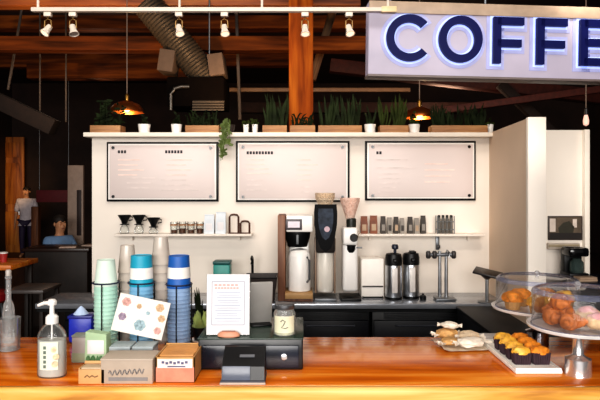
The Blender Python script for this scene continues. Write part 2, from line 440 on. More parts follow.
MB().tube([(mx(307) - mx(296), -.1, h(256)), (mx(309) - mx(296), -.16, h(258)), (mx(309) - mx(296), -.16, h(276)), (mx(307) - mx(296), -.1, h(280))], .009).build('server_handle', grey_metal, sv)
MB().box((mx(299) - mx(296), -.02, h(292.5)), (27 * S, .28, 5.5 * S), .004).build('drip_base', mat('tan_base', 'b08a5a', .5), t)
MB().box((mx(299) - mx(296), -.01, .014), (27 * S, .24, .026), .004).build('foot_base', brown_panel, t)
# shield grinder
t = thing('shield_front_grinder', 'tall coffee grinder with black shield-shaped front and silver body, centre of the counter', 'coffee grinder', (mx(325), MY, CZ))
MB().lathe([(6.5 * S, h(206)), (9.8 * S, h(198)), (10 * S, h(193)), (9.4 * S, h(193)), (9 * S, h(198))], seg=24).build('bean_hopper', glass('amber_hopper', (.93, .86, .76), .5, .3, (.8, .68, .55)), t)
poly = [(-10.5, 204), (10.5, 204), (11.3, 212), (11, 224), (9, 236), (5, 246.5), (0, 250.5), (-5, 246.5), (-9, 236), (-11, 224), (-11.3, 212)]
MB().prism([(x * S, h(y)) for x, y in poly], -.13, -.09).build('shield_front', mat('shield_black', '040406', .5, spec=.1), t)
poly2 = [(x * .66, 208 + (y - 204) * .66) for x, y in poly]
pf = MB().prism([(x * S, h(y)) for x, y in poly2], -.134, -.129).build('control_panel', mat('panel_blue_grey', '2a323f', .5, var=.5, scale=25, spec=.2), t)
MB().lathe([(.022, 0), (.022, .006)], seg=18, mtx=Matrix.Translation((.01, -.134, h(228))) @ Matrix.Rotation(R(90), 4, 'X')).build('dial', mat('dial_pink', 'b89ba4', .3), pf)
MB().box((0, 0, (h(206) + h(252)) / 2), (19 * S, .2, h(206) - h(252)), .02).build('motor_housing', mat('housing_dark', '1c1512', .5), t)
bd = MB()
bd.lathe([(8.0 * S, h(291)), (9.0 * S, h(288)), (9.4 * S, h(262)), (8.6 * S, h(240))], seg=28)
bd.build('body_column', mat('pale_silver', 'e9e4da', .3, .15, var=.03), t)
for sx in (-1, 1):
    MB().box((sx * 9.5 * S, .02, (h(238) + h(292)) / 2), (1.6 * S, .16, h(238) - h(292)), .003).build('side_strip', mat('strip_tan', '8c7563', .45), t)
MB().box((0, -.01, .012), (22 * S, .24, .024), .006).build('base', grey_metal, t)
# white industrial grinder
t = thing('white_grinder', 'white bulk coffee grinder with pinkish cone hopper and black knob', 'coffee grinder', (mx(350), MY, CZ))
MB().lathe([(4 * S, h(219)), (5 * S, h(216)), (9.8 * S, h(201)), (10 * S, h(198)), (9.5 * S, h(198)), (4.2 * S, h(215))], seg=24).build('bean_hopper', glass('pink_hopper', (.95, .84, .78), .5, .4, (.88, .7, .62)), t)
MB().lathe([(4.6 * S, h(228)), (5 * S, h(226)), (5 * S, h(219)), (4 * S, h(218))], (.01, 0, 0), 20).build('throat', mat('throat_dark', '20241f', .4), t)
hd = MB().box((-.005, .01, (h(227) + h(244)) / 2), (14.5 * S, .24, h(227) - h(244)), .02, seg=3).build('head', white_plastic, t)
MB().lathe([(4 * S, 0), (4 * S, .012), (2.8 * S, .03)], seg=18, mtx=Matrix.Translation((2.6 * S, -.108, h(236.5))) @ Matrix.Rotation(R(90), 4, 'X')).build('adjust_knob', black, hd)
MB().lathe([(3.2 * S, h(252)), (4.8 * S, h(249)), (5 * S, h(243.5))], (.005, -.03, 0), 18).build('chute', black, t)
MB().cyl((.04, -.04, h(247)), (11.5 * S, -.05, h(247)), .006).build('lever', grey_metal, t)
MB().box((-.002, .03, (h(244) + h(290)) / 2), (15 * S, .16, h(243) - h(291)), .025, seg=3).build('body', white_plastic, t)
MB().box((0, 0, .011), (20 * S, .25, .022), .005).build('base', black, t)
# white stand / towel box
t = thing('white_dispenser_box', 'white boxy dispenser with a dark slot, left of the airpots', 'dispenser', (mx(373), 4.84, CZ))
MB().box((0, 0, .16), (23 * S, .2, .32), .012).build('body', mat('bright_white', 'f6f0e8', .5, var=.02), t)
MB().box((0, -.102, .095), (21 * S, .008, .012), .002).build('slot', mat('slot_dark', '3b3634', .5), t)
MB().tube([(-.08, -.1, .012), (-.08, -.125, .012), (.08, -.125, .012), (.08, -.1, .012)], .006).build('drip_rail', black, t)
# airpots
def airpot(px, Y, lb, pump):
    t = thing('airpot', lb, 'airpot', (X(px, Y), Y, CZ), group='steel airpots on the back counter')
    MB().lathe([(.062, 0), (.068, .006), (.068, .022)], seg=28).build('base', black, t)
    MB().lathe([(.066, .022), (.067, .03), (.067, .275), (.06, .292)], seg=28).build('steel_body', steel, t)
    MB().box((0, -.066, .16), (.045, .01, .2), .004).build('front_band', mat('white_band', 'd9d3ce', .35), t)
    l = MB().lathe([(.067, .275), (.068, .29), (.068, .33), (.06, .365), (.03, .372)], seg=28).build('lid', black, t)
    MB().box((0, -.085, .318), (.03, .06, .03), .008).build('spout', black, t)
    MB().tube([(-.05, .04, .33), (-.05, .085, .34), (.05, .085, .34), (.05, .04, .33)], .006).build('carry_handle', black, t)
    if pump:
        MB().lathe([(.012, .37), (.012, .4), (.026, .405), (.028, .425), (.022, .44)], (.012, 0, 0), 18).build('pump_plunger', mat('pump_blue_black', '141b2e', .35), l)
    else:
        MB().box((.01, -.01, .378), (.05, .07, .016), .006).build('pump_lever', black, l)
airpot(393.5, 4.7, 'steel airpot with black lid and raised pump plunger', True)
airpot(411, 4.74, 'steel airpot with flat black lever lid, right of its twin', False)
# small tap canister & water tap
t = thing('water_tap', 'steel twin-column water tap with cross handles on back counter', 'tap', (X(443, 4.72), 4.72, CZ))
MB().lathe([(.05, 0), (.05, .012), (.03, .02)], seg=20).build('base_flange', steel, t)
for sx in (-.026, .026):
    MB().cyl((sx, 0, .015), (sx, 0, .37 if sx > 0 else .385), .015, .013, 14).build('column', steel, t)
hdl = MB().cyl((-.135, 0, .355), (.1, 0, .355), .016, .016, 12).build('cross_bar', grey_metal, t)
for sx in (-.12, -.07, .085):
    MB().lathe([(.012, -.03), (.02, -.02), (.02, .02), (.012, .032)], (sx, -.005, .355), 14).build('valve_knob', mat('dark_valve', '3d3a3a', .4, .4), hdl)
MB().tube([(.026, 0, .36), (.026, -.03, .39), (.026, -.09, .38), (.026, -.1, .34)], .01).build('spout', steel, t)
MB().box((0, -.06, .012), (.16, .12, .014), .003).build('drip_tray', grey_metal, t)
t = thing('wall_tap_handle', 'small dark wall bracket hanging below the shelf above the tap', 'bracket', (X(438, 4.97), 4.99, SZ - .145))
MB().box((0, 0, .06), (.03, .02, .12), .004).build('plate', grey_metal, t)
MB().box((0, -.03, .03), (.024, .05, .03), .004).build('clip', mat('dark_valve', '3d3a3a'), t)
# small salt pot
t = thing('knock_pot', 'tiny black pot between airpots and the water tap', 'pot', (X(423, 4.66), 4.66, CZ))
MB().lathe([(.022, 0), (.026, .004), (.026, .03), (.018, .038)], seg=16).build('body', black, t)
MB().lathe([(.006, .038), (.011, .046), (.004, .054)], seg=12).build('lid_knob', black, t)
# tablet on stand
t = thing('tablet_stand', 'black tilted tablet on a slim steel post at the right end of back counter', 'tablet', (X(487, 4.56), 4.56, CZ))
MB().lathe([(.07, 0), (.07, .008), (.02, .014)], seg=24).build('foot', grey_metal, t)
MB().cyl((0, 0, .01), (0, 0, .2), .014).build('post', steel, t)
MB().box((.01, -.03, .232), (.235, .18, .018), .005, rot=(R(6), R(11), R(-24))).build('tablet', mat('tablet_dark', '1c1616', .35), t)
MB().lathe([(.015, .18), (.05, .212), (.05, .218)], seg=16).build('mount', mat('mount_dark', '463a36', .4), t)
# teal canister, faucet, bin
t = thing('teal_canister', 'teal square canister on back counter, showing above the white paper sign', 'canister', (X(222.5, 4.75), 4.75, CZ))
MB().box((0, 0, .14), (.135, .135, .28), .012).build('body', mat('teal_enamel', '1f8a80', .4, var=.08), t)
MB().box((0, 0, .292), (.14, .14, .025), .006).build('lid', mat('dark_teal', '14504e', .4), t)
t = thing('sink_faucet', 'black two-handled gooseneck faucet behind the dark bin', 'faucet', (X(252.5, 4.88), 4.88, CZ))
MB().tube([(0, 0, 0), (0, 0, .28), (0, -.015, .31), (0, -.05, .325), (0, -.09, .31), (0, -.1, .27)], .011).build('gooseneck', black, t)
MB().cyl((-.11, -.0, .145), (.14, 0, .145), .012).build('bridge', mat('dark_valve', '3d3a3a'), t)
for sx in (-.1, .13):
    MB().tube([(sx, 0, .0), (sx, 0, .15)], .012).build('riser', mat('dark_valve', '3d3a3a'), t)
    MB().box((sx, -.02, .165), (.075, .02, .014), .004, rot=(0, R(-12), 0)).build('lever_handle', black, t)
t = thing('dark_bin', 'dark brown open-topped bin on back counter, left of the batch brewer', 'bin', (X(261.5, 4.62), 4.62, CZ))
bn = MB(); wv = [(-.125, .16), (-.14, .165)]
for (hw, hd, z) in ((.1, .09, 0), (.125, .11, .2), (.118, .103, .2), (.095, .085, .01)):
    bn.bm.verts.ensure_lookup_table()
    for sx, sy in ((-1, -1), (1, -1), (1, 1), (-1, 1)): bn.bm.verts.new((sx * hw, sy * hd, z))
bn.bm.verts.ensure_lookup_table(); V = bn.bm.verts
bn.bm.faces.new([V[i] for i in (3, 2, 1, 0)]); bn.bm.faces.new([V[i] for i in (12, 13, 14, 15)])
for r in range(3):
    for k in range(4): bn.bm.faces.new([V[r*4+k], V[r*4+(k+1)%4], V[r*4+4+(k+1)%4], V[r*4+4+k]])
bn.build('bin_body', mat('bin_brown', '241712', .5), t)
MB().tube([(-.126, -.111, .2), (.126, -.111, .2), (.126, .111, .2), (-.126, .111, .2)], .006, 6, True).build('rim', black, t)

# ------------------------------------------------------------------ plants on the wall ledge
LZ = 2.196
def planter(px0, px1, pytop, lb, kind, m, n=26, tall=1.0, box=True):
    Y = 5.06; xa, xb = X(px0, Y), X(px1, Y); w = xb - xa
    hh = .07
    t = thing('planter_box' if box else 'potted_plant', lb, 'plant', ((xa + xb) / 2, Y, LZ), group='plants on the ledge above the menus')
    if box:
        MB().box((0, -.07, hh / 2), (w, .012, hh), .002).box((0, .07, hh / 2), (w, .012, hh), .002).box((-w/2+.006, 0, hh/2), (.012, .128, hh)).box((w/2-.006, 0, hh/2), (.012, .128, hh)).box((0, 0, .006), (w - .02, .13, .012)).build('planter', planter_wood, t)
        MB().box((0, 0, hh * .75), (w - .026, .126, .02)).build('soil', soil, t)
    else:
        MB().lathe([(w * .36, 0), (w * .4, .003), (w * .5, .085), (w * .45, .085), (w * .42, .07)], seg=20, cap=False).lathe([(w * .36, 0), (w * .36, .001)], seg=20).build('pot', white_ceramic, t)
        MB().lathe([(w * .44, .068), (w * .44, .074)], seg=18).build('soil', soil, t)
        hh = .08
    top = Z(pytop, Y) - LZ
    f = MB()
    for i in range(n):
        x = random.uniform(-w/2 + .02, w/2 - .02) if box else random.uniform(-.015, .015); y = random.uniform(-.045, .045) if box else random.uniform(-.015, .015)
        if kind == 'spike':
            hgt = top * random.uniform(.6, 1)
            f.blade((x, y, hh * .7), (max(-w/2, min(w/2, x + random.uniform(-.07, .07))), y + random.uniform(-.04, .04), hgt), random.uniform(.010, .019), (random.uniform(-.02, .02), 0, 0))
        elif kind == 'fern':
            a = random.uniform(0, 2 * math.pi); l = random.uniform(.06, .16)
            f.blade((x, y, hh * .7), (max(-w/2 + .01, min(w/2 - .01, x + l * math.cos(a))), y + l * .7 * math.sin(a), hh + random.uniform(.0, .8) * (top - hh)), .009, (0, 0, random.uniform(.03, .07)))
        else:
            z0 = random.uniform(hh * .8, top); r = random.uniform(0, .05)
            f.blade((x, y, hh * .7), (x + random.uniform(-.01, .01), y + random.uniform(-.04, .04), z0), .004)
            for q in range(5):
                zz = hh + (z0 - hh) * (q + 1) / 5; a = random.uniform(0, 6.28)
                f.blade((x, y, zz), (x + (.05 if box else .03) * math.cos(a), y + .045 * math.sin(a), zz + random.uniform(-.01, .03)), .013)
    f.build('foliage', m, t, smooth=False)
    return t
planter(93, 123, 100, 'wooden planter of dark bushy foliage at the left end of the ledge', 'bush', leaf_dark, 26)
planter(187, 220, 106, 'long wooden planter of low dark greenery above the leftmost menu', 'fern', leaf_dark, 44)
planter(263, 287, 92, 'wooden planter with upright spiky leaves just left of timber post', 'spike', leaf_grey, 26)
planter(290, 315, 108, 'wooden planter of low ferns directly in front of timber post', 'fern', leaf_dark, 22)
planter(318, 361, 92, 'pale wooden planter of tall spiky plants right of the timber post', 'spike', leaf_grey, 40)
planter(379, 407, 92, 'wooden planter of snake plants left of the glowing copper pendant', 'spike', leaf_mid, 18)
planter(430, 485, 102, 'longest wooden planter, of grassy leaves, near the right end of ledge', 'spike', leaf_dark, 60)
planter(138, 150.5, 112, 'white pot with short greenery, nearest right of the left pendant', 'bush', leaf_grey, 8, box=False)
planter(171, 182, 112, 'white pot with small plant above the centre of the leftmost menu', 'bush', leaf_dark, 8, box=False)
planter(243, 249, 121, 'tiny white pot, left of a touching pair, above the middle menu', 'bush', leaf_mid, 4, box=False)
planter(252, 258, 119, 'tiny white pot, right of a touching pair, above the middle menu', 'bush', leaf_mid, 4, box=False)
planter(364, 376, 104, 'white pot with small spiky plant between two wooden planters', 'spike', leaf_grey, 7, box=False)
planter(408.5, 420, 112, 'white pot with a small plant under the glowing copper pendant', 'bush', leaf_mid, 6, box=False)
planter(487, 493.5, 121, 'tiny white pot at the far right end of the ledge', 'bush', leaf_mid, 4, box=False)
# trailing plant
t = thing('trailing_plant', 'trailing vine in small pot hanging down between two menus', 'plant', (X(230, 4.95), 4.96, LZ))
MB().lathe([(.03, 0), (.045, .07), (.038, .07), (.028, .02)], seg=16).build('pot', mat('dark_pot', '2b2018', .6), t)
f = MB()
for v in range(7):
    xx = random.uniform(-.06, .02); ln = random.uniform(.08, .26)
    pts = [(0, 0, .07), (xx * .5, -.05, .09), (xx, -.11, .04), (xx * 1.1, -.125, -.03 - ln * .4), (xx * 1.2, -.122, -ln)]
    f.tube(pts, .0025, 5)
    for q in range(16):
        k = random.randint(1, 3); u = random.random(); a = Vector(pts[k]).lerp(Vector(pts[k + 1]), u); an = random.uniform(0, 6.28)
        f.blade(a, a + Vector((.035 * math.cos(an), -.012, .035 * math.sin(an))), .012)
f.build('vines', mat('vine_green', '56662f', .5, var=.4), t, smooth=False)

# ------------------------------------------------------------------ timber structure and duct
def beam(px0, py0, px1, py1, Y0, Y1, w, d, lb, m=beam_wood, name='timber_beam', cat='beam'):
    a = Vector((X(px0, Y0), Y0, Z(py0, Y0))); b = Vector((X(px1, Y1), Y1, Z(py1, Y1)))
    c = (a + b) / 2; v = b - a
    o = MB().box((0, 0, 0), (v.length, d, w), .008).build(name, m, loc=c)
    o.rotation_euler = v.to_track_quat('X', 'Z').to_euler()
    return tag(o, lb, cat)
o = MB().box((0, 0, 2.3), (X(313, 5.65) - X(289, 5.65), .23, 4.6), .01).build('timber_post', post_wood, loc=(X(301, 5.65), 5.65, 0))
tag(o, 'thick orange-brown timber post rising behind the plant ledge', 'post')
beam(-60, 45, 660, 45, 7, 7, .17, .2, 'long red-brown timber beam crossing behind the track lights')
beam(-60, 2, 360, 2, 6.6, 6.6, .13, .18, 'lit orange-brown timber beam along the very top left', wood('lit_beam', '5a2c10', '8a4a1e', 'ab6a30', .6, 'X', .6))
beam(-80, 24, 700, 24, 9, 9, .2, .25, 'dark timber beam above and behind the long red-brown beam')
beam(30, 72, 200, 72, 9.5, 9.5, .25, .25, 'short brown timber beam low on the upper left')
beam(225, 90, 410, 90, 8, 8, .055, .06, 'thin pale horizontal rail behind the plants', mat('pale_rail', '7a5c40', .6), 'pale_rail', 'rail')
beam(330, 66, 620, 100, 10, 10, .22, .25, 'dark red timber beam slanting under the blue-lettered sign', mat('red_timber', '4a1c12', .7, var=.3))
beam(-20, 92, 55, 128, 7.5, 7.5, .2, .2, 'slanting dark timber brace at the far left above the doorway', mat('dark_brace', '1c0f09', .8, var=.3))
beam(335, 4, 312, 80, 7.5, 7.5, .1, .12, 'steep slim timber brace to the right of the post', wood('brace_wood', '35200f', '5c3c1c', '7c5a30', .7, 'X'))
beam(27, -21, 8, 90, 8, 8, .03, .03, 'thin pale slanting rod at the upper left', mat('rod_grey', '55483e', .6), 'truss_rod', 'rod')
beam(235, -31.6, 240, 120, 7.6, 7.6, .04, .05, 'thin dark vertical rod right of the duct', mat('rod_grey', '55483e'), 'truss_rod', 'rod')
beam(40, -21, 40, 118, 8, 8, .022, .022, 'leftmost of two thin pale vertical rods at the upper left', mat('rod_grey', '55483e'), 'truss_rod', 'rod')
beam(66, -21, 66, 122, 8, 8, .022, .022, 'right of two thin pale vertical rods at the upper left', mat('rod_grey', '55483e'), 'truss_rod', 'rod')
beam(-40, 62, 300, 60, 11, 11, .25, .25, 'far dark brown timber beam behind the duct')
beam(240, 108, 470, 108, 11.5, 11.5, .2, .2, 'far dark timber beam just above the plants', mat('far_timber', '2a140c', .8, var=.4))
beam(430, 112, 640, 84, 8.6, 8.6, .1, .12, 'slim dark red brace slanting up behind the right pendants', mat('red_timber', '4a1c12'))
beam(500, 84, 560, 140, 9.2, 9.2, .14, .14, 'dark brown brace falling to the right behind the partition', mat('dark_brace', '1c0f09'))
# duct
DY = 6.4
pa = Vector((X(147, DY), DY, Z(4, DY))); pb = Vector((X(208, DY), DY + .1, Z(80, DY)))
t = thing('spiral_duct', 'grey ribbed duct slanting down behind the track lights into a box', 'duct', pb)
dm = mat('duct_grey', '4a4136', .55, .4, var=.25)
pts = []; rr = []; n = 56; a_ = pa - pb
for i in range(n + 1):
    pts.append(a_ * (1 - i / n) ); rr.append(.155 + (.012 if i % 2 else 0))
MB().tube(pts, rr, 22).build('ribbed_tube', dm, t)
for sx, pz in ((-1, 62), (1, 66)):
    MB().box((X(168 if sx < 0 else 217, DY) - pb.x, -.05, Z(pz, DY) - pb.z), (.17, .3, .24), .01, rot=(0, R(-8 * sx), 0)).build('side_flange', mat('flange_pale', '5c4b3e', .8), t)
MB().box((X(197, DY) - pb.x, .05, Z(93, DY) - pb.z), (.62, .5, .32), .015).build('plenum_box', mat('plenum_dark', '0e0907', .9, spec=.05), t)
lv = MB()
for k in range(4): lv.box((X(210, DY) - pb.x, -.215, Z(103 + k * 2.6, DY) - pb.z), (.34, .04, .014), rot=(R(25), 0, 0))
lv.build('louvre', mat('louvre_grey', '50483f', .5), t)
MB().tube([(X(174, DY) - pb.x, -.25, Z(112, DY) - pb.z), (X(174, DY) - pb.x, -.25, Z(97, DY) - pb.z), (X(177, DY) - pb.x, -.25, Z(91, DY) - pb.z), (X(184, DY) - pb.x, -.25, Z(89, DY) - pb.z), (X(192, DY) - pb.x, -.25, Z(89, DY) - pb.z)], .018, 10).build('conduit_bend', mat('conduit_grey', '5f5a54', .4, .6), t)
MB().cyl((0, 0, .1), (0, 0, 4.6 - pb.z), .01).build('hanger_rod', grey_metal, t)

# ------------------------------------------------------------------ pendants
copper = mat('copper', 'b0622c', .3, .9)
lamp_in = mat('lamp_inside', 'ffd08a', .5, emit='ffc27a', es=2.0)
def pendant(px, pyb, Y, rad, lb, es=2):
    x = X(px, Y); z = Z(pyb, Y)
    t = thing('pendant_lamp', lb, 'pendant lamp', (x, Y, z))
    hh = rad * .72
    MB().lathe([(rad, 0), (rad * .97, hh * .3), (rad * .75, hh * .68), (rad * .35, hh * .92), (rad * .16, hh), (rad * .3, hh * .88), (rad * .7, hh * .62), (rad * .9, hh * .28)], seg=28, cap=False).build('copper_shade', copper, t)
    MB().lathe([(.02, hh), (.02, hh + .05), (.008, hh + .07)], seg=14).build('socket', mat('brass', 'a67c3c', .35, .9), t)
    MB().lathe([(.003, hh * .08), (.028, hh * .16), (.036, hh * .38), (.022, hh * .65), (.012, hh * .95)], seg=18).build('bulb', lamp_in, t)
    MB().cyl((0, 0, hh + .06), (0, 0, 4.6 - z), .005, seg=8).build('cord', mat('cord_pale', '8a7464', .6), t)
    l = bpy.data.lights.new('pendant_light', 'POINT'); l.energy = es; l.color = (1, .68, .35); l.shadow_soft_size = .04
    lo = bpy.data.objects.new('pendant_light', l); C.objects.link(lo); lo.location = (x, Y, z - .03)
pendant(127, 112.5, 5.7, .16, 'copper dome pendant lamp over the left end of ledge', 6)
pendant(419.5, 118, 5.5, .145, 'glowing copper dome pendant lamp below the blue-lettered sign', 9)
# small bare pendant right
t = thing('bare_bulb_pendant', 'small pinkish bulb pendant on a cord at the far right', 'pendant lamp', (X(586, 5.2), 5.2, Z(126, 5.2)))
MB().lathe([(.004, 0), (.022, .012), (.026, .045), (.018, .085), (.014, .1)], seg=16).build('bulb', mat('pink_bulb', 'f0c0b0', .4, emit='f0b8a4', es=.8), t)
MB().lathe([(.016, .098), (.016, .15), (.006, .16)], seg=12).build('socket', mat('dark_valve', '3d3a3a'), t)
MB().cyl((0, 0, .155), (0, 0, 4.6 - Z(126, 5.2)), .005, seg=8).build('cord', mat('cord_pale', '8a7464'), t)

# ------------------------------------------------------------------ track lights
TY = 2.8; TZ = Z(10, TY)
rail_m = mat('rail_white', 'd9cdbf', .4, var=.05)
t = thing('light_track', 'long cream lighting track running along the top left of the view', 'light track', (0, TY, TZ))
xa, xb = X(32, TY), X(395, TY)
MB().box(((xa + xb) / 2, 0, 0), (xb - xa, .03, .02), .003).build('rail', rail_m, t)
MB().box((xb - .03, 0, 0), (.075, .036, .03), .006).build('end_feed', mat('end_cream', 'd8c196', .4), t)
for px in (38, 179.5, 262, 388):
    MB().cyl((X(px, TY), 0, .008), (X(px, TY), 0, 4.6 - TZ), .006, seg=8).build('hanger_rod', rail_m, t)
def head(px, dx, dy, lb, face):
    x = X(px, TY)
    t = thing('track_spotlight', lb, 'track light', (x, TY, TZ - .012), group='spotlights on the lighting track')
    MB().box((0, 0, -.01), (.035, .024, .02), .003).build('adapter', rail_m, t)
    yk = MB().tube([(0, 0, -.018), (-.0, 0, -.03), (-.015, .0, -.04), (-.0165, 0, -.075)], .0032, 6).tube([(0, 0, -.018), (0, 0, -.03), (.015, 0, -.04), (.0165, 0, -.075)], .0032, 6)
    yk.build('yoke', mat('yoke_brass', '8a6a3c', .4, .6), t)
    d = Vector((dx, dy, -1)).normalized(); q = d.to_track_quat('Z', 'Y').to_matrix().to_4x4()
    c = Vector((0, 0, -.078))
    M = Matrix.Translation(c) @ q @ Matrix.Scale(.62, 4)
    MB().lathe([(.008, -.035), (.02, -.03), (.024, -.01), (.026, .02), (.036, .045), (.038, .05), (.032, .05), (.024, .03)], seg=20, mtx=M, cap=False).build('can', rail_m, t)
    MB().lathe([(.031, .044), (.028, .047), (.001, .047)], seg=18, mtx=M, cap=False).build('lens', face, t)
warm_face = mat('warm_lens', 'ffd9bd', .3, emit='ffc9a4', es=1.4)
dim_face = mat('dim_lens', 'a79a92', .2)
head(48, -.5, -.5, 'leftmost track spotlight, tilted left with a lit lens', warm_face)
head(73, .3, -.25, 'second track spotlight from the left, turned down to the right', dim_face)
head(179, .25, -.35, 'track spotlight in front of the grey ribbed duct', warm_face)
head(224.5, .15, -.35, 'track spotlight just right of the grey ribbed duct', warm_face)
head(305, .05, -.3, 'track spotlight in front of the timber post top', warm_face)
head(349, .2, -.4, 'rightmost track spotlight, beside the blue-lettered sign', warm_face)

# ------------------------------------------------------------------ coffee sign
A = 3.0
sx0 = X(368, 2.97); sy0 = 2.97
t = thing('coffee_sign', 'large hanging sign reading COFFEE in navy letters with blue glow', 'sign', (sx0, sy0, Z(74, 2.97)), R(A))
t.rotation_euler[1] = R(.8)
SW = 1.72; SH = Z(1, 2.97) - Z(74.5, 2.97)
MB().box((SW / 2, .045, SH / 2), (SW, .09, SH), .004).build('panel', mat('sign_lilac', 'aaa2b0', .5, var=.1, scale=4, emit='a0a0d0', es=.1), t)
MB().box((SW / 2, -.004, SH - .032), (SW, .016, .06), .002).build('top_band', mat('sign_band', 'a8917c', .5), t)
MB().box((SW / 2, .04, -.006), (SW + .004, .1, .012), .002).build('bottom_trim', mat('sign_trim', '6b5f5c', .5), t)
for k in (.12, .62, 1.4):
    MB().cyl((k, .045, SH - .005), (k, .045, 4.6 - Z(74, 2.97) + k * .014), .006, seg=8).build('hanger_rod', grey_metal, t)
navy = mat('navy_letter', '0a1044', .5, emit='0a1470', es=.12, spec=.15)
halo = mat('blue_halo', 'b4c4ff', .4, emit='a4b8ff', es=.5)
soft = mat('soft_blue_glow', 'a3a6cf', .5, emit='8f98e8', es=.1)
side_m = mat('letter_side', '2a3c9a', .35, emit='3a56d0', es=.3)
def arc_poly(cx, cz, rx, rz, a0, a1, w, n=40):
    out = [(cx + rx * math.cos(a0 + (a1 - a0) * i / n), cz + rz * math.sin(a0 + (a1 - a0) * i / n)) for i in range(n + 1)]
    inn = [(cx + (rx - w) * math.cos(a0 + (a1 - a0) * i / n), cz + (rz - w) * math.sin(a0 + (a1 - a0) * i / n)) for i in range(n + 1)]
    return out, inn
def letter(ch, x0, w, h, z0, st, g, y0, y1):
    mb = MB()
    def rect(a, b, c, d): mb.box(((a + c) / 2, (y0 + y1) / 2, (b + d) / 2), (c - a, y1 - y0, d - b))
    if ch in 'CO':
        if ch == 'C': a0, a1 = R(42) - g * 4, R(318) + g * 4
        else: a0, a1 = 0, 2 * math.pi
        o, i = arc_poly(x0 + w / 2, z0 + h / 2, w / 2 + g, h / 2 + g, a0, a1, st + 2 * g)
        n = len(o); vs = []
        for y in (y0, y1): vs += [(p[0], y, p[1]) for p in o] + [(p[0], y, p[1]) for p in i]
        fs = []
        for k in range(n - 1):
            fs += [(k, k + 1, n + k + 1, n + k), (2*n + k, 3*n + k, 3*n + k + 1, 2*n + k + 1), (k, 2*n + k, 2*n + k + 1, k + 1), (n + k, n + k + 1, 3*n + k + 1, 3*n + k)]
        if ch == 'C': fs += [(0, n, 3*n, 2*n), (n - 1, 3*n - 1, 4*n - 1, 2*n - 1)]
        mb._add(vs, fs)
    else:
        rect(x0 - g, z0 - g, x0 + st + g, z0 + h + g)
        rect(x0 + st * .5, z0 + h - st - g, x0 + w + g, z0 + h + g)
        m = z0 + h * (.5 if ch == 'E' else .44)
        rect(x0 + st * .5, m - st / 2 - g, x0 + w * .92 + g, m + st / 2 + g)
        if ch == 'E': rect(x0 + st * .5, z0 - g, x0 + w + g, z0 + st + g)
    return mb
sc = 2.97 / F
def sxp(px):                       # distance along the rotated panel that shows at column px
    k = (px - 300) / F; ca, sa = math.cos(R(A)), math.sin(R(A))
    return (k * sy0 - sx0) / (ca - k * sa)
LH = 46.5 * sc; LB = 12.8 * sc; ST = 7.6 * sc
pos = [('C', 385, 431), ('O', 437, 480), ('F', 491, 521), ('F', 534, 564), ('E', 577, 607), ('E', 620, 650)]
for ch, p0, p1 in pos:
    a, b = sxp(p0), sxp(p1)
    l = letter(ch, a, b - a, LH, LB, ST, 0, -.034, -.014).build('letter_' + ch.lower(), navy, t, smooth=False)
    letter(ch, a, b - a, LH, LB, ST, .010, -.006, .002).build('blue_halo', halo, l, smooth=False)
    letter(ch, a, b - a, LH, LB, ST, .027, -.003, .003).build('soft_glow', soft, l, smooth=False)
    letter(ch, a, b - a, LH, LB, ST, -.001, -.0139, -.005).build('letter_return', side_m, l, smooth=False)

# ------------------------------------------------------------------ cups on the bar
def cup_mesh(rr=.0465, rb=.035, h=.11, t=.0015):      # upside down cup, rim at z=0
    return MB().lathe([(rr + .0015, 0), (rr + .002, .003), (rr, .005), (rb, h - .004), (rb - .003, h - .004), (rb - .004, h - .007), (.001, h - .007)], seg=24, cap=False)
def rack(px, Y, rtop, lb):
    t = thing('cup_holder', lb, 'cup holder', (X(px, Y), Y, BZ), group='wire cup holders on the bar')
    MB().ring((0, 0, .004), .055, .004).build('base_ring', black, t)
    MB().ring((0, 0, rtop), .053, .0035).build('top_ring', mat('holder_blue_black', '1c2740', .4), t)
    for k in range(3):
        a = R(30 + 120 * k)
        MB().cyl((.0545 * math.cos(a), .0545 * math.sin(a), .004), (.0535 * math.cos(a), .0535 * math.sin(a), rtop), .0025, seg=8).build('upright', black, t)
def stack(px, Y, n, sp, m, nm, grp, top_label, body_label, topm=None, bands=None, topdim=None):
    first = None
    x = X(px, Y)
    for i in range(n):
        if first is None:
            first = thing('paper_cup', body_label, 'paper cup', (x, Y, BZ + .002), group=grp)
            cup_mesh().build('cup_body', m, first); o = first
        else:
            o = copy_tree(first); o.location.z = BZ + .002 + i * sp
        o.rotation_euler.z = i * .3
    z = BZ + .002 + n * sp
    t = thing('paper_cup', top_label, 'paper cup', (x, Y, z), group=grp)
    if topdim: rr, rb, hh = topdim
    else: rr, rb, hh = .0465, .035, .11
    cup_mesh(rr, rb, hh).build('cup_body', topm or m, t)
    if bands:
        for (z0, z1, bm) in bands:
            r0 = rr + (rb - rr) * z0 / hh + .0012; r1 = rr + (rb - rr) * z1 / hh + .0012
            MB().lathe([(r0, z0), (r1, z1)], seg=24, cap=False).build('printed_band', bm, t)
mint = mat('mint_paper', 'b2dcca', .55, var=.08, scale=20); mintp = mat('pale_mint_paper', 'cfe2d6', .55, var=.05)
turq = mat('turquoise_paper', '1d9fbd', .5, var=.06); skyb = mat('sky_blue_paper', '82bce2', .5, var=.08)
cobalt = mat('cobalt_paper', '1f5fae', .5, var=.08); slate = mat('slate_blue_paper', '8fabd0', .5, var=.08)
stack(106, 2.4, 15, .0165, mint, 'mint', 'mint paper cups in the leftmost stack', 'pale mint paper cup topping the leftmost cup stack',
      'mint green paper cup nested in the leftmost cup stack', mintp)
stack(141.5, 2.4, 15, .0165, skyb, 'sky', 'sky blue paper cups in the middle stack', 'turquoise and white banded cup topping the middle cup stack',
      'sky blue paper cup nested in the middle cup stack', turq, [(.03, .075, white_ceramic)], (.0475, .042, .128))
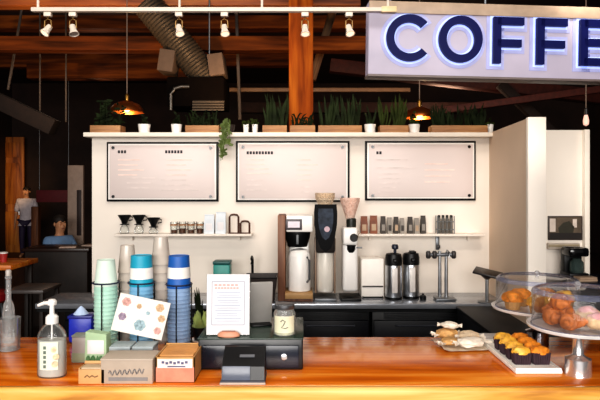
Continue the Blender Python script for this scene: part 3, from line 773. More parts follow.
stack(179, 2.42, 15, .0158, slate, 'slate', 'slate blue paper cups in the right stack', 'cobalt and white banded cup topping the right cup stack',
      'slate blue paper cup nested in the right cup stack', cobalt, [(.04, .085, white_ceramic)], (.0485, .042, .135))
rack(106, 2.4, .262, 'wire holder around the leftmost, mint cup stack')
rack(141.5, 2.4, .262, 'wire holder around the middle, sky blue cup stack')
rack(179, 2.42, .252, 'wire holder around the right, slate blue cup stack')
clearp = mat('frosted_plastic', 'bcb2a8', .22, var=.05, scale=20)
def clear_stack(px, Y, n, where, rr):
    first = None
    for i in range(n):
        lb = ('frosted pale plastic cup nested in the tall stack ' if i < n - 1 else 'topmost frosted pale plastic cup of the tall stack ') + where
        if first is None:
            first = thing('plastic_cup', lb, 'plastic cup', (X(px, Y), Y, BZ + .002), group='frosted cups ' + where)
            cup_mesh(rr, rr * .72, .12).build('cup_body', clearp, first); o = first
        else:
            o = copy_tree(first); o.location.z = BZ + .002 + i * .036; o['label'] = lb
clear_stack(127.5, 2.497, 9, 'behind the turquoise banded cup', .039)
clear_stack(161, 2.49, 10, 'between the turquoise and cobalt topped stacks', .04)

# ------------------------------------------------------------------ foreground items on the bar
# hand sanitiser
Yb = 2.015; sb = Yb / F
t = thing('sanitizer_bottle', 'clear pump bottle of hand sanitizer with white pump at front left', 'pump bottle', (X(52, Yb), Yb, BZ))
w = 14.5 * sb
MB().lathe([(w * .9, 0), (w, .006), (w, .135), (w * .93, .152), (w * .6, .175), (w * .36, .183), (w * .34, .19)], seg=32, sy=.62).build('bottle_body', gel, t)
MB().lathe([(w * .86, .004), (w * .95, .01), (w * .95, .128), (w * .4, .1285)], seg=32, sy=.58).build('gel_fill', mat('gel_liquid', 'bdbdb6', .3, var=.06, scale=8), t)
lab = MB(); n = 12
for i in range(n):
    a0 = R(-128 + 76 * i / n); a1 = R(-128 + 76 * (i + 1) / n); r = w * 1.012
    lab.quad((r * math.cos(a0), r * .62 * math.sin(a0), .03), (r * math.cos(a1), r * .62 * math.sin(a1), .03), (r * math.cos(a1), r * .62 * math.sin(a1), .125), (r * math.cos(a0), r * .62 * math.sin(a0), .125))
lo = lab.build('front_label', mat('label_white_green', 'e3e8d6', .5, var=.04), t)
tx = MB()
for k in range(5): tx.box((-.012, -.62 * w * 1.03 + .0005, .042 + k * .016), (.009, .0012, .0105))
tx.build('lettering', mat('label_dark', '66756a', .6), lo)
bl = MB()
for k, (xx, zz) in enumerate(((.022, .05), (.026, .075), (.02, .1))): bl.lathe([(.011, 0), (.0001, .0008)], seg=12, mtx=Matrix.Translation((xx, -.62 * w * .94, zz)) @ Matrix.Rotation(R(90), 4, 'X') @ Matrix.Rotation(R(22), 4, 'Y'))
bl.build('flower_print', mat('label_peach', 'dfcaa6', .6, var=.4, scale=60), lo)
p = MB().lathe([(w * .42, .183), (w * .42, .205), (w * .3, .212), (w * .17, .216), (w * .15, .245), (w * .3, .247), (w * .32, .258), (w * .2, .266)], seg=20).build('pump', white_plastic, t)
MB().tube([(0, 0, .254), (-.02, -.02, .256), (-.035, -.033, .25)], [.008, .006, .005], 10).build('nozzle', white_plastic, p)
MB().cyl((0, 0, .02), (0, 0, .185), .003).build('dip_tube', white_plastic, t)
# tumbler + slim bottle at left
Yt = 2.34
t = thing('glass_tumbler', 'clear glass tumbler on the bar at the far left edge', 'glass', (X(9.5, Yt), Yt, BZ))
MB().lathe([(.036, 0), (.039, .003), (.042, .13), (.0405, .13), (.037, .008), (.001, .008)], seg=28, cap=False).build('glass_body', glass('tumbler_glass', (.93, .95, .95), .9, .06), t)
MB().lathe([(.001, .001), (.034, .001), (.034, .007), (.001, .007)], seg=24, cap=False).build('thick_base', glass('base_glass', (.8, .83, .85), .6, .2), t)
t = thing('slim_glass_bottle', 'slim clear glass bottle with narrow neck behind the tumbler', 'bottle', (X(8.5, 2.46), 2.46, BZ))
MB().lathe([(.022, 0), (.024, .004), (.024, .13), (.02, .16), (.011, .18), (.01, .265), (.013, .268), (.013, .28)], seg=24).build('bottle_body', glass('bottle_glass', (.82, .84, .85), .8, .15), t)
MB().lathe([(.024, .04), (.0246, .04), (.0246, .1), (.024, .1)], seg=24, cap=False).build('dark_label', mat('dark_label', '40383a', .5), t)
MB().lathe([(.011, .28), (.012, .3), (.009, .306)], seg=14).build('stopper', mat('stopper_grey', 'aaa49e', .4), t)
# blue tub with white tissue
t = thing('blue_tub', 'cobalt blue tub with a pale peaked cloth on top, beside mint cups', 'tub', (X(83, 2.48), 2.48, BZ))
MB().box((0, 0, .055), (.1, .075, .11), .012).build('tub_body', mat('cobalt_plastic', '0f2bb0', .35, var=.12), t)
MB().box((0, 0, .108), (.104, .079, .014), .004).build('rim', mat('cobalt_dark', '0b1d78', .35), t)
MB().lathe([(.034, .113), (.027, .122), (.014, .138), (.003, .148)], (-.008, 0, 0), 9).build('peaked_cloth', mat('pale_blue_cloth', 'b8cbe8', .7), t)
# grey box, green packet
t = thing('grey_tea_tin', 'small grey-lilac tin with pale green base, right of the sanitizer', 'tin', (X(81.5, 2.19), 2.19, BZ))
MB().box((0, 0, .048), (.056, .05, .096), .005).build('tin_body', mat('grey_lilac', 'b5aca8', .5, var=.06), t)
MB().box((0, 0, .02), (.0575, .0515, .036), .003).build('green_base_band', mat('sage_green', 'a3ac90', .5), t)
MB().box((0, 0, .099), (.0585, .0525, .008), .003).build('lid', mat('grey_green_lid', '8e938a', .5), t)
t = thing('green_packet', 'green and white tea packet with blank white label and green leaves', 'packet', (X(97.5, 2.14), 2.14, BZ), R(-4))
MB().prism([(-.04, 0), (.042, 0), (.041, .118), (-.036, .127)], -.02, .02).build('packet_body', mat('packet_green', 'a9c59f', .55, var=.08), t)
MB().box((.002, -.0208, .072), (.062, .0016, .05), .0005).build('white_label', paper, t)
lf = MB()
for k in range(9): lf.blade((-.03 + k * .008, -.0215, .005), (-.034 + k * .009 + random.uniform(-.01, .01), -.0218, .042), .008)
lf.build('leaf_print', mat('print_green', '4f7c4e', .6, var=.3), t, smooth=False)
# kraft mini crate
t = thing('kraft_card_tray', 'small kraft tray with a dark scribble at the front of bar', 'tray', (X(94, 1.96), 1.965, BZ))
w = .086
MB().box((0, -.028, .024), (w, .004, .048), .001).box((0, .028, .03), (w, .004, .06), .001).box((-w/2 + .002, 0, .026), (.004, .056, .052), .001).box((w/2 - .002, 0, .026), (.004, .056, .052), .001).box((0, 0, .002), (w, .056, .004)).build('tray_body', mat('kraft_light', 'd0a06a', .6, var=.1), t)
sc_ = MB()
sc_.tube([(-.022, -.0305, .022), (-.014, -.0305, .029), (-.006, -.0305, .022), (.002, -.0305, .028), (.012, -.0305, .023), (.022, -.0305, .027)], .0022, 5)
sc_.build('scribble', mat('scribble_brown', '7d5f40', .6), t)
MB().box((0, 0, .03), (w - .012, .046, .045), .002).build('card_stack', mat('card_tan', 'c9b192', .6), t)
# greige box with script
t = thing('greige_box', 'grey-beige cardboard box with dark script on its front', 'box', (X(131, 1.985), 1.985, BZ))
w = .172
MB().box((0, 0, .039), (w, .1, .078), .002).build('box_body', mat('greige_card', 'b5a392', .65, var=.07), t)
MB().box((0, 0, .0805), (w + .003, .103, .006), .0015).build('lid', mat('greige_lid', 'bfb0a0', .65, var=.06), t)
scr = MB()
pts = []
for k in range(40): pts.append((-.06 + k * .003, -.0508, .036 + .009 * math.sin(k * 1.15) + .0006 * k * .3))
scr.tube(pts, .0022, 5); scr.box((.005, -.0506, .016), (.13, .0014, .012))
scr.build('script_lettering', mat('script_grey', '85807f', .6), t)
# two white card boxes
for px, lb, c in ((123, 'left white card box behind the grey-beige box, under the printed card', 'e4e2dc'), (145.5, 'right white card box behind the grey-beige box, greyer', 'd5d7da')):
    t = thing('white_card_box', lb, 'box', (X(px, 2.12), 2.12, BZ), group='white card boxes under the printed card')
    MB().box((0, 0, .036), (.072, .08, .072), .002).build('box_body', mat('card_box_' + c, c, .6), t)
    MB().box((0, 0, .077), (.075, .083, .014), .002).build('lid', mat('blue_grey_lid', 'a7b4b8', .55), t)
    MB().box((.002, -.0408, .045), (.05, .0012, .02)).build('label_strip', paper, t)
# printed card, tilted, leaning on the cups
cw, chh = .192, .138
Yc = 2.16; zc = BZ + .0855
t = thing('printed_card', 'white card with pastel painted motifs, tilted, propped on white boxes', 'card', (X(161.5, Yc), Yc, zc))
t.rotation_euler = (R(-12), R(12), 0)
MB().box((-cw / 2, 0, chh / 2), (cw, .003, chh), .0008).build('card_sheet', mat('card_cream', 'dfdad3', .65, var=.02), t)
cols = [mat('motif_rose', 'd0a098', .7, var=.3, scale=90), mat('motif_blue', '98b0b8', .7, var=.3, scale=90), mat('motif_tan', 'c8a684', .7, var=.3, scale=90), mat('motif_mauve', '98869a', .7, var=.3, scale=90)]
for k, (u, v, r, ci) in enumerate(((.16, .8, .017, 0), (.15, .4, .015, 3), (.52, .27, .022, 1), (.82, .82, .016, 2), (.9, .55, .014, 2), (.88, .22, .014, 0), (.42, .75, .01, 2), (.62, .62, .008, 1))):
    f = MB(); cx, cz = -cw + u * cw, v * chh
    for q in range(6):
        a = q * 1.047
        f.lathe([(r * .5, 0), (r * .4, .0006)], seg=9, mtx=Matrix.Translation((cx + r * .55 * math.cos(a), -.0016, cz + r * .5 * math.sin(a))) @ Matrix.Rotation(R(90), 4, 'X'))
    f.build('painted_motif', cols[ci], t, smooth=False)
# kraft display box with pink front
t = thing('pink_front_display_box', 'open kraft display box with white and coral printed front', 'box', (X(180, 2.03), 2.03, BZ))
w = .13; d = .16
MB().box((0, -d/2 + .002, .042), (w, .004, .084)).box((0, d/2 - .002, .045), (w, .004, .09)).box((-w/2 + .002, 0, .043), (.004, d, .086)).box((w/2 - .002, 0, .043), (.004, d, .086)).box((0, 0, .002), (w, d, .004)).build('box_body', kraft, t)
MB().box((0, -d/2 - .0008, .027), (w * .98, .0016, .05)).build('coral_print', mat('coral_print', 'd98a70', .55, var=.15, scale=30), t)
MB().box((0, -d/2 - .0012, .064), (w * .9, .0024, .03)).build('white_band', mat('band_white', 'e8dcd8', .55), t)
tx = MB()
for k in range(7): tx.box((-.04 + k * .013, -d/2 - .0028, .068 - .003 * (k % 2)), (.009, .0012, .008))
tx.box((.005, -d/2 - .0028, .054), (.06, .0012, .004))
tx.build('lettering', mat('slate_ink', '5a5a78', .6), t)
for k in range(9):
    MB().box((0, -d/2 + .02 + k * .0148, .046), (w - .014, .009, .083), .002, rot=(R(-8), 0, 0)).build('sachet', mat('sachet_amber', 'c98c45', .5, var=.15), t)
# small potted plant behind
t = thing('small_potted_succulent', 'small pale green succulent in dark pot between blue cups and sign', 'plant', (X(201, 2.485), 2.485, BZ))
MB().lathe([(.026, 0), (.028, .004), (.036, .06), (.033, .06), (.03, .05)], seg=20).build('pot', black, t)
MB().lathe([(.04, .0), (.044, .006), (.03, .005)], seg=20).build('saucer', white_ceramic, t)
MB().lathe([(.031, .048), (.031, .053)], seg=18).build('soil', soil, t)
f = MB()
for k in range(46):
    a = random.uniform(0, 6.28); e = random.uniform(.05, 1.2)
    f.blade((.006 * math.cos(a), .006 * math.sin(a), .05), (.04 * math.cos(a) * math.cos(e), .04 * math.sin(a) * math.cos(e), .065 + .07 * math.sin(e)), .012)
f.build('rosette', leaf_pale, t, smooth=False)
f = MB()
for k in range(7): f.blade((0, .01, .05), (random.uniform(-.05, .02), .01, random.uniform(.17, .24)), .008)
f.build('dark_leaves', leaf_dark, t, smooth=False)

# ------------------------------------------------------------------ cash drawer and its things
dx0, dx1 = X(198, 2.083), X(303, 2.083); DZ = BZ + .11
t = thing('cash_drawer', 'wide black cash drawer on bar carrying the sign and jar', 'cash drawer', ((dx0 + dx1) / 2, 2.083, BZ))
w = dx1 - dx0
MB().box((0, .17, .055), (w, .34, .11), .006).build('case', mat('drawer_case', '15181c', .3, var=.25), t)
dr = MB().box((0, -.003, .05), (w - .03, .012, .08), .003).build('drawer_front', mat('drawer_front', '1c2230', .22, var=.5, scale=7), t)
MB().lathe([(.011, 0), (.011, .006), (.007, .007)], seg=16, mtx=Matrix.Translation((w * .32, -.009, .05)) @ Matrix.Rotation(R(90), 4, 'X')).build('lock', steel, dr)
MB().box((0, .17, .111), (w + .004, .344, .004), .001).build('top_edge', mat('green_glass_edge', '33443c', .25), t)
DZ += .003
# paper sign in holder
t = thing('paper_sign', 'white printed notice in clear upright holder on the cash drawer', 'sign', (X(228, 2.12), 2.125, DZ))
w = .16; hh = .222
MB().box((0, .006, hh / 2), (w, .003, hh), .001, rot=(R(-4), 0, 0)).build('clear_holder', clear, t)
MB().box((0, .025, .003), (w * .9, .07, .006), .002).build('holder_base', clear, t)
ps = MB().box((0, 0, hh / 2 + .002), (w - .004, .002, hh - .004), rot=(R(-4), 0, 0)).build('paper_sheet', paper, t)
def onsheet(mb, x, z, a, b): mb.box((x, -.0018 + (z - hh / 2) * math.tan(R(4)), z), (a, .0014, b), rot=(R(-4), 0, 0))
fr = MB()
for (x, z, a, b) in ((0, .04, .118, .0016), (-.059, .118, .0016, .156), (.059, .118, .0016, .156), (0, .196, .118, .0016)): onsheet(fr, x, z, a, b)
fr.build('printed_border', mat('border_grey', '8588a0', .7), ps)
l1 = MB(); l2 = MB()
for k, n_ in enumerate((6, 8)):
    for q in range(n_): onsheet(l1, -.045 + q * .09 / n_, .183 - k * .011, .08 / n_ * .8, .006)
for k in range(12): onsheet(l2, random.uniform(-.004, .004), .156 - k * .0093, random.uniform(.06, .1), .0022)
l1.build('heading_lettering', pink_ink, ps); l2.build('text_lines', mat('text_blue_grey', 'a4adc2', .7), ps)
t = thing('wooden_sign_block', 'small pinkish wooden block at the foot of the paper sign', 'block', (X(228.5, 2.093), 2.1, DZ))
MB().lathe([(.03, 0), (.04, .004), (.04, .012), (.03, .02), (.001, .022)], seg=24, sy=.38).build('block_body', mat('pink_wood', 'cf9478', .5), t)
MB().box((0, -.004, .022), (.05, .004, .004), .001).build('slot', mat('pink_wood_dark', '9c6650', .5), t)
# grey monitor back
t = thing('grey_tablet_monitor', 'grey tablet monitor facing away, right behind the paper sign', 'monitor', (X(261, 2.28), 2.28, DZ), R(14))
MB().box((0, .02, .004), (.08, .09, .008), .003).build('stand_foot', black, t)
MB().box((0, .03, .05), (.03, .014, .09), .003, rot=(R(14), 0, 0)).build('stand_neck', black, t)
MB().box((0, .005, .09), (.092, .012, .165), .005, rot=(R(9), 0, 0)).build('shell_back', mat('shell_grey', '9a9793', .4, var=.05), t)
MB().box((0, .0125, .09), (.084, .002, .15), rot=(R(9), 0, 0)).build('screen', black_gloss, t)
# jar
t = thing('tip_jar', 'glass tip jar with cream label and dark squiggle on cash drawer', 'jar', (X(284.5, 2.14), 2.14, DZ))
MB().lathe([(.036, 0), (.04, .004), (.04, .08), (.034, .092), (.034, .098)], seg=28, cap=False).build('glass_body', glass('jar_glass', (.88, .9, .86), .7, .15), t)
MB().lathe([(.034, .003), (.037, .006), (.037, .05)], seg=24).build('paper_notes', mat('notes_cream', 'd4cfae', .7, var=.2, scale=50), t)
lab = MB(); n = 10
for i in range(n):
    a0 = R(-150 + 120 * i / n); a1 = R(-150 + 120 * (i + 1) / n); r = .0405
    lab.quad((r * math.cos(a0), r * math.sin(a0), .014), (r * math.cos(a1), r * math.sin(a1), .014), (r * math.cos(a1), r * math.sin(a1), .074), (r * math.cos(a0), r * math.sin(a0), .074))
lo = lab.build('cream_label', mat('label_cream', 'e2dfc2', .6), t)
MB().tube([(-.013, -.0395, .055), (-.006, -.0412, .062), (.004, -.0415, .056), (-.002, -.0415, .044), (-.01, -.0405, .034), (.002, -.0415, .031), (.014, -.0393, .035)], .0018, 5).build('squiggle', mat('squiggle_grey', '6f7264', .6), lo)
MB().lathe([(.036, .096), (.037, .098), (.037, .11), (.033, .113)], seg=28).build('lid', grey_metal, t)
# card terminal
Yq = 1.975
t = thing('card_terminal', 'dark payment terminal with grey sloped screen at bar front, below sign', 'card terminal', (X(243, 1.94), Yq, BZ))
w = .148
MB().prism([(-w/2, 0), (w/2, 0), (w/2, .012), (-w/2, .012)], -.05, .06).build('base_plate', mat('terminal_base', '50505a', .35), t)
hb = MB(); pr = [(-.04, .012), (-.032, .055), (.05, .1), (.06, .1), (.06, .012)]
hb._add([(sx * w / 2 * .96, y, z) for sx in (-1, 1) for (y, z) in pr], [(0, 1, 2, 3, 4), (9, 8, 7, 6, 5)] + [(i, (i + 1) % 5, (i + 1) % 5 + 5, i + 5) for i in range(5)])
hb.build('housing', mat('terminal_black', '0b0c10', .35), t, smooth=False)
MB().box((-.022, -.0385, .035), (.092, .004, .046), .001, rot=(R(-10.5), 0, 0)).build('grey_screen', mat('terminal_grey', '5c6272', .25), t)
MB().box((.01, .008, .0795), (.05, .012, .002), rot=(R(28.7), 0, 0)).build('silver_badge', mat('badge_grey', '6a6c72', .4), t)
MB().box((0, -.05, .004), (w + .004, .006, .008), .002).build('front_lip', mat('lip_pale', 'b9a79a', .4), t)

# ------------------------------------------------------------------ pastries on the right
def cake_stand(px, Y, pz, rad, base_r, domeh, lb, dlb, base_m):
    x = X(px, Y)
    t = thing('cake_stand', lb, 'cake stand', (x, Y, BZ), group='glass-domed cake stands on the bar')
    ph = pz - BZ
    MB().lathe([(base_r, 0), (base_r, .006), (base_r * .98, .058), (base_r * .55, .066), (base_r * .42, .074), (base_r * .42, ph - .03), (base_r * .7, ph - .012), (base_r * .9, ph - .008)], seg=32).build('pedestal', base_m, t)
    MB().lathe([(.001, ph - .008), (rad * .9, ph - .008), (rad, ph - .002), (rad + .003, ph + .006), (rad, ph + .008), (rad * .94, ph), (.001, ph)], seg=48, cap=False).build('plate', mat('plate_white', 'e6e2e0', .2), t)
    t2 = thing('glass_dome', dlb, 'dome cover', (x, Y, pz + .0005), group='clear domes over the pastries')
    r = rad * .91
    MB().lathe([(r, 0), (r, domeh * .9), (r * .975, domeh * .965), (r * .93, domeh), (r * .1, domeh + .004), (.001, domeh + .004)], seg=56, cap=False).build('cover', dome_glass, t2)
    MB().lathe([(r + .001, domeh * .9), (r * .99, domeh * .965), (r * .94, domeh + .002), (r * .9, domeh + .003), (r*.9, domeh + .001)], seg=56, cap=False).build('top_rim', glass('rim_sheen_glass', (.66, .69, .82), .8, .17, (.5, .54, .74)), t2)  # blue reflection on the rim put into the tint and haze colour
    MB().lathe([(r + .001, 0), (r + .003, .002), (r + .003, .006), (r + .001, .008)], seg=56, cap=False).build('bottom_rim', glass('rim_sheen_glass'), t2)
    MB().lathe([(.006, domeh + .003), (.005, domeh + .01), (.01, domeh + .016), (.011, domeh + .022), (.007, domeh + .028), (.001, domeh + .03)], seg=20).build('knob', glass('knob_glass', (.75, .75, .78), .9, .15), t2)
    return x, Y
FX, FY = cake_stand(578, 2.03, 1.247, .166, .044, .128, 'silver pedestal cake stand at the front right of bar', 'clear flat-topped dome on the front right cake stand', mat('satin_silver', 'e8e8ea', .22, .85, var=.03))
BX, BY = cake_stand(537, 2.42, 1.232, .178, .046, .125, 'cake stand behind the tray of cakes, second from the right edge', 'clear flat-topped dome on the rear cake stand', mat('dark_chrome', '85858c', .15, 1))
muf_o = mat('orange_crumb', 'e08a24', .7, var=.35, scale=55, bump=.5); muf_y = mat('yellow_glaze', 'f0b040', .45, var=.3, scale=50, bump=.3)
wrap_d = mat('dark_wrapper', '3c2832', .7, var=.25, scale=60); bun_b = mat('brown_bun', 'b3662c', .6, var=.35, scale=40, bump=.5)
bun_p = mat('pink_icing', 'd8a0a4', .5, var=.25, scale=40, bump=.3); bun_c = mat('pale_bun', 'd8b78e', .6, var=.25, scale=40, bump=.3)
def muffin(x, y, z, s, m, wr, lb, grp, seed):
    t = thing('muffin', lb, 'muffin', (x, y, z), seed, grp)
    b = MB(); seg = 28; vs = []; prof = [(.026, 0), (.034, .04)]
    for r, zz in prof:
        for k in range(seg):
            a = 2 * math.pi * k / seg; q = r * (1 + (.05 if k % 2 else -.03)); vs.append((q * math.cos(a) * s, q * math.sin(a) * s, zz * s))
    b._add(vs, [(k, (k + 1) % seg, seg + (k + 1) % seg, seg + k) for k in range(seg)] + [tuple(reversed(range(seg)))])
    b.build('paper_case', wr, t)
    MB().blob((0, 0, .042 * s), (.042 * s, .042 * s, .032 * s), .28, seed, 3, -.25).build('crumb_top', m, t)
def croissant(x, y, z, s, m, lb, grp, rz):
    pts = []; rr = []; n = 22
    for i in range(n + 1):
        u = i / n * 2 - 1; a = u * 1.35
        pts.append((.055 * s * math.sin(a), -.055 * s * (1 - math.cos(a)) , .026 * s + .002 * math.sin(i)))
        rr.append(s * (.028 * (1 - abs(u) ** 1.8) + .006) * (1.07 if i % 3 else .88))
    o = MB().tube(pts, rr, 14).build('croissant', m, loc=(x, y, z), rot=(0, 0, rz))
    tag(o, lb, 'croissant', grp)
def bun(x, y, z, s, m, ic, lb, grp, seed):
    t = thing('iced_bun', lb, 'bun', (x, y, z), seed, grp)
    MB().blob((0, 0, .024 * s), (.045 * s, .045 * s, .03 * s), .16, seed, 3, -.7).build('bun_body', m, t)
    MB().blob((0, 0, .038 * s), (.036 * s, .036 * s, .02 * s), .22, seed + 5, 3, -.3).build('icing', ic, t)
pz = 1.232
g = 'orange muffins under the rear dome'
for k, (ax, ay, lb) in enumerate(((-.108, -.02, 'orange-topped muffin at the left rim under the rear dome'), (-.04, -.105, 'orange-topped muffin at the front left under the rear dome'), (-.045, .055, 'orange-topped muffin at the back left under the rear dome'),
                            (.045, -.068, 'orange-topped muffin in the middle under the rear dome, behind the front dome'), (.06, .055, 'orange-topped muffin at the back under the rear dome'), (.112, -.01, 'orange-topped muffin at the right under the rear dome'))):
    muffin(BX + ax, BY + ay, pz + .0005, 1.0, (muf_o, muf_y)[k % 2], kraft, lb, g, k + 1)
pz = 1.2565
croissant(FX - .08, FY + .03, pz + .001, .85, bun_b, 'golden brown croissant at the left rim under the front dome', 'croissants under the front dome', R(70))
croissant(FX - .055, FY - .06, pz + .002, .8, bun_b, 'golden brown croissant at the front left under the front dome', 'croissants under the front dome', R(20))
croissant(FX - .02, FY + .105, pz + .003, .9, mat('orange_brown_bun', 'c4702a', .6, var=.3, scale=40, bump=.5), 'orange-brown croissant at the back left under the front dome', 'croissants under the front dome', R(-30))
croissant(FX - .055, FY + .02, pz + .052, .85, mat('orange_brown_bun', 'c4702a'), 'orange-brown croissant lying on top of the pile, front dome', 'croissants under the front dome', R(55))
bun(FX + .035, FY - .075, pz, .95, bun_c, bun_p, 'pink iced bun at the front under the front dome', 'iced buns under the front dome', 2)
bun(FX + .05, FY + .03, pz, .95, bun_c, bun_p, 'pink iced bun at the back under the front dome', 'iced buns under the front dome', 4)
bun(FX + .1, FY - .03, pz, .75, bun_c, mat('cream_icing', 'e8d6bc', .5), 'cream iced bun at the right under the front dome', 'iced buns under the front dome', 6)
# white tray with cakes
tx0, tx1, ty0, ty1 = .752, .918, 2.035, 2.44
t = thing('white_tray', 'long white serving tray with orange cakes beside the cake stands', 'tray', ((tx0 + tx1) / 2, (ty0 + ty1) / 2, BZ))
w, d = tx1 - tx0, ty1 - ty0
MB().box((0, 0, .007), (w, d, .014), .005).build('tray_slab', white_ceramic, t)
MB().tube([(-w/2 + .006, -d/2 + .006, .016), (w/2 - .006, -d/2 + .006, .016), (w/2 - .006, d/2 - .006, .016), (-w/2 + .006, d/2 - .006, .016)], .004, 8, True).build('rim', white_ceramic, t)
def loaf(x, y, z, lb, k):
    t = thing('mini_loaf_cake', lb, 'cake', (x, y, z), R(random.uniform(-6, 6)), 'glazed mini cakes on the white tray')
    b = MB(); n = 14
    vs = []; L = .062; W = .042
    for zz, f in ((0, .86), (.042, 1)):
        for i in range(n * 4):
            sd, u = divmod(i, n); u = u / n - .5; off = .0018 if i % 2 else -.0018
            p = [(u * L, -W / 2 - off), (L / 2 + off, u * W), (-u * L, W / 2 + off), (-L / 2 - off, -u * W)][sd]
            vs.append((p[0] * f, p[1] * f, zz))
    N4 = n * 4
    b._add(vs, [(i, (i + 1) % N4, N4 + (i + 1) % N4, N4 + i) for i in range(N4)] + [tuple(reversed(range(N4)))])
    b.build('ribbed_wrapper', wrap_d, t)
    MB().blob((0, 0, .041), (.034, .025, .022), .25, k * 2 + 1, 3, -.2).build('glazed_top', (muf_y, muf_o)[k % 2], t)
nm = ['front left', 'front right', 'second row left', 'second row right', 'third row left', 'third row right', 'back left', 'back right']
k = 0
for r in range(4):
    for c_ in range(2):
        loaf(.802 + c_ * .068, 2.115 + r * .064, BZ + .0145, 'orange glazed mini cake in dark wrapper, ' + nm[k] + ' on white tray', k); k += 1
# second tray, napkins behind
t = thing('napkin_stack', 'low pale grey stack of napkins behind wrapped pastries', 'napkins', (.82, 2.495, BZ), R(3))
MB().box((0, 0, .01), (.17, .08, .02), .003).build('stack_body', mat('napkin_grey', 'cfcac8', .8, var=.05), t)
for k in range(4): MB().box((.003 * (k % 2), -.0005, .003 + k * .0048), (.172, .081, .0012)).build('fold_layer', mat('napkin_shadow', 'b5aeac', .8), t)
# wrapped pastries
ws = MB(); n = 14; vs = []
for i in range(n + 1):
    for k in range(n + 1):
        u, v = i / n - .5, k / n - .5
        vs.append((u * .2 + .01 * v, v * .19, .004 + .003 * math.sin(u * 17 + v * 6) * math.sin(v * 13) + .012 * max(0, abs(u) - .4) * 8 * (.6 + .4 * math.sin(v * 20))))
ws._add(vs, [(i*(n+1)+k, (i+1)*(n+1)+k, (i+1)*(n+1)+k+1, i*(n+1)+k+1) for i in range(n) for k in range(n)])
tag(ws.build('wax_paper_sheet', mat('wax_sheet', 'e2d2bd', .5, var=.1, scale=20), loc=(.665, 2.41, BZ), rot=(0, 0, R(8))), 'crinkled sheet of wax paper under the wrapped cookies on bar', 'wax paper')
wrap_w = mat('wax_paper', 'e7dccd', .45, var=.1, scale=30, bump=.4); cook = mat('cookie_tan', 'c79a62', .7, var=.25, scale=50, bump=.4)
def wrapped(x, y, z, sx, sy, sz, rz, lb, m, seed, tilt=0):
    t = thing('wrapped_cookie', lb, 'wrapped cookie', (x, y, z), rz, 'wrapped cookies left of the white tray')
    t.rotation_euler[0] = tilt
    MB().blob((0, 0, sz * .5), (sx / 2, sy / 2, sz / 2), .3, seed, 3, -.95).build('cookie_body', m, t)
    for s_ in (-1, 1):
        f = MB(); n = 8
        vs = []
        for i in range(n + 1):
            v = i / n - .5
            vs += [(s_ * sx * .42, v * sy * .5, sz * .5), (s_ * sx * .68, v * sy * .95, sz * (.5 + .22 * math.sin(i * 2.3)))]
        f._add(vs, [(2*i, 2*i+1, 2*i+3, 2*i+2) for i in range(n)]); f.build('twisted_end', wrap_w, t, smooth=False)
wrapped(.625, 2.48, BZ + .009, .095, .075, .045, R(10), 'tan cookie in twisted paper at the back left of pile', cook, 1)
wrapped(.635, 2.475, BZ + .054, .075, .055, .03, R(-15), 'white paper wrapped cookie lying on top of the tan one', wrap_w, 2)
wrapped(.69, 2.36, BZ + .009, .115, .08, .038, R(14), 'white paper wrapped cookie at the front, beside the tray', wrap_w, 3)
wrapped(.615, 2.385, BZ + .009, .085, .06, .03, R(30), 'tan wrapped cookie at the middle front of the pile', cook, 4)
wrapped(.712, 2.452, BZ + .009, .09, .075, .042, R(-10), 'white and tan wrapped cookie at the back right of pile', mat('mixed_wrap', 'd9c3a6', .5, var=.25, scale=25), 5)

# ------------------------------------------------------------------ right side behind the stands
def low_cabinet(x0, x1, y0, y1, lb):
    t = thing('low_cabinet', lb, 'cabinet', ((x0 + x1) / 2, (y0 + y1) / 2, 0))
    w, d = x1 - x0, y1 - y0
    MB().box((0, 0, .4), (w, d, .8), .004).build('carcass', navy_black, t)
    MB().box((0, 0, .813), (w + .01, d + .01, .026), .004).build('top', mat('black_top', '0d0d10', .5, spec=.2), t)
    MB().box((0, -d / 2 - .008, .42), (w - .03, .016, .7), .003).build('door', black, t)
    MB().cyl((w * .35, -d / 2 - .03, .55), (w * .35, -d / 2 - .03, .68), .006).build('handle', mat('dark_handle', '2c2f38'), t)
low_cabinet(1.2, 1.5, 3.62, 4.46, 'low black cabinet along the tan partition, behind the rear cake stand')
low_cabinet(1.52, 2.1, 3.5, 3.88, 'low black cabinet in front of the white pillar, behind the front cake stand')
t = thing('side_cabinet', 'dark side cabinet below the framed picture on the right', 'cabinet', (2.26, 4.46, 0))
MB().box((0, 0, .5), (1.0, .46, 1.0), .004).build('carcass', navy_black, t)
MB().box((0, 0, 1.02), (1.04, .5, .04), .004).build('worktop', mat('dark_top', '1b1f2e', .25), t)
for sx in (-1, 1):
    d = MB().box((sx * .245, -.24, .5), (.47, .02, .9), .004).build('door', black, t)
    MB().cyl((sx * .04, -.262, .55), (sx * .04, -.262, .7), .006).build('handle', steel, d)
fx0, fx1 = X(548, 4.72), X(582, 4.72)
t = thing('framed_picture', 'small dark framed picture on the white panel at right', 'picture', ((fx0 + fx1) / 2, 4.73, Z(240, 4.72)))
w = fx1 - fx0; hh = Z(216, 4.72) - Z(240, 4.72)
MB().box((0, -.009, hh / 2), (w, .018, hh), .002).build('frame', mat('frame_brown', '30221c', .5), t)
MB().box((0, -.0185, hh / 2), (w - .02, .003, hh - .02)).build('picture_ground', mat('picture_brown', '57493a', .5, var=.4, scale=12), t)
MB().box((-w * .38, -.0205, hh * .62), (w * .17, .002, hh * .55)).build('pale_patch', mat('picture_pale', 'cfc0b4', .5), t)
MB().box((w * .27, -.0205, hh * .7), (w * .12, .002, hh * .35)).build('pale_patch', mat('picture_pale', 'cfc0b4', .5), t)
MB().box((0, -.0208, hh * .17), (w - .022, .002, hh * .26)).build('dark_foreground', mat('picture_dark', '1c130f', .5), t)
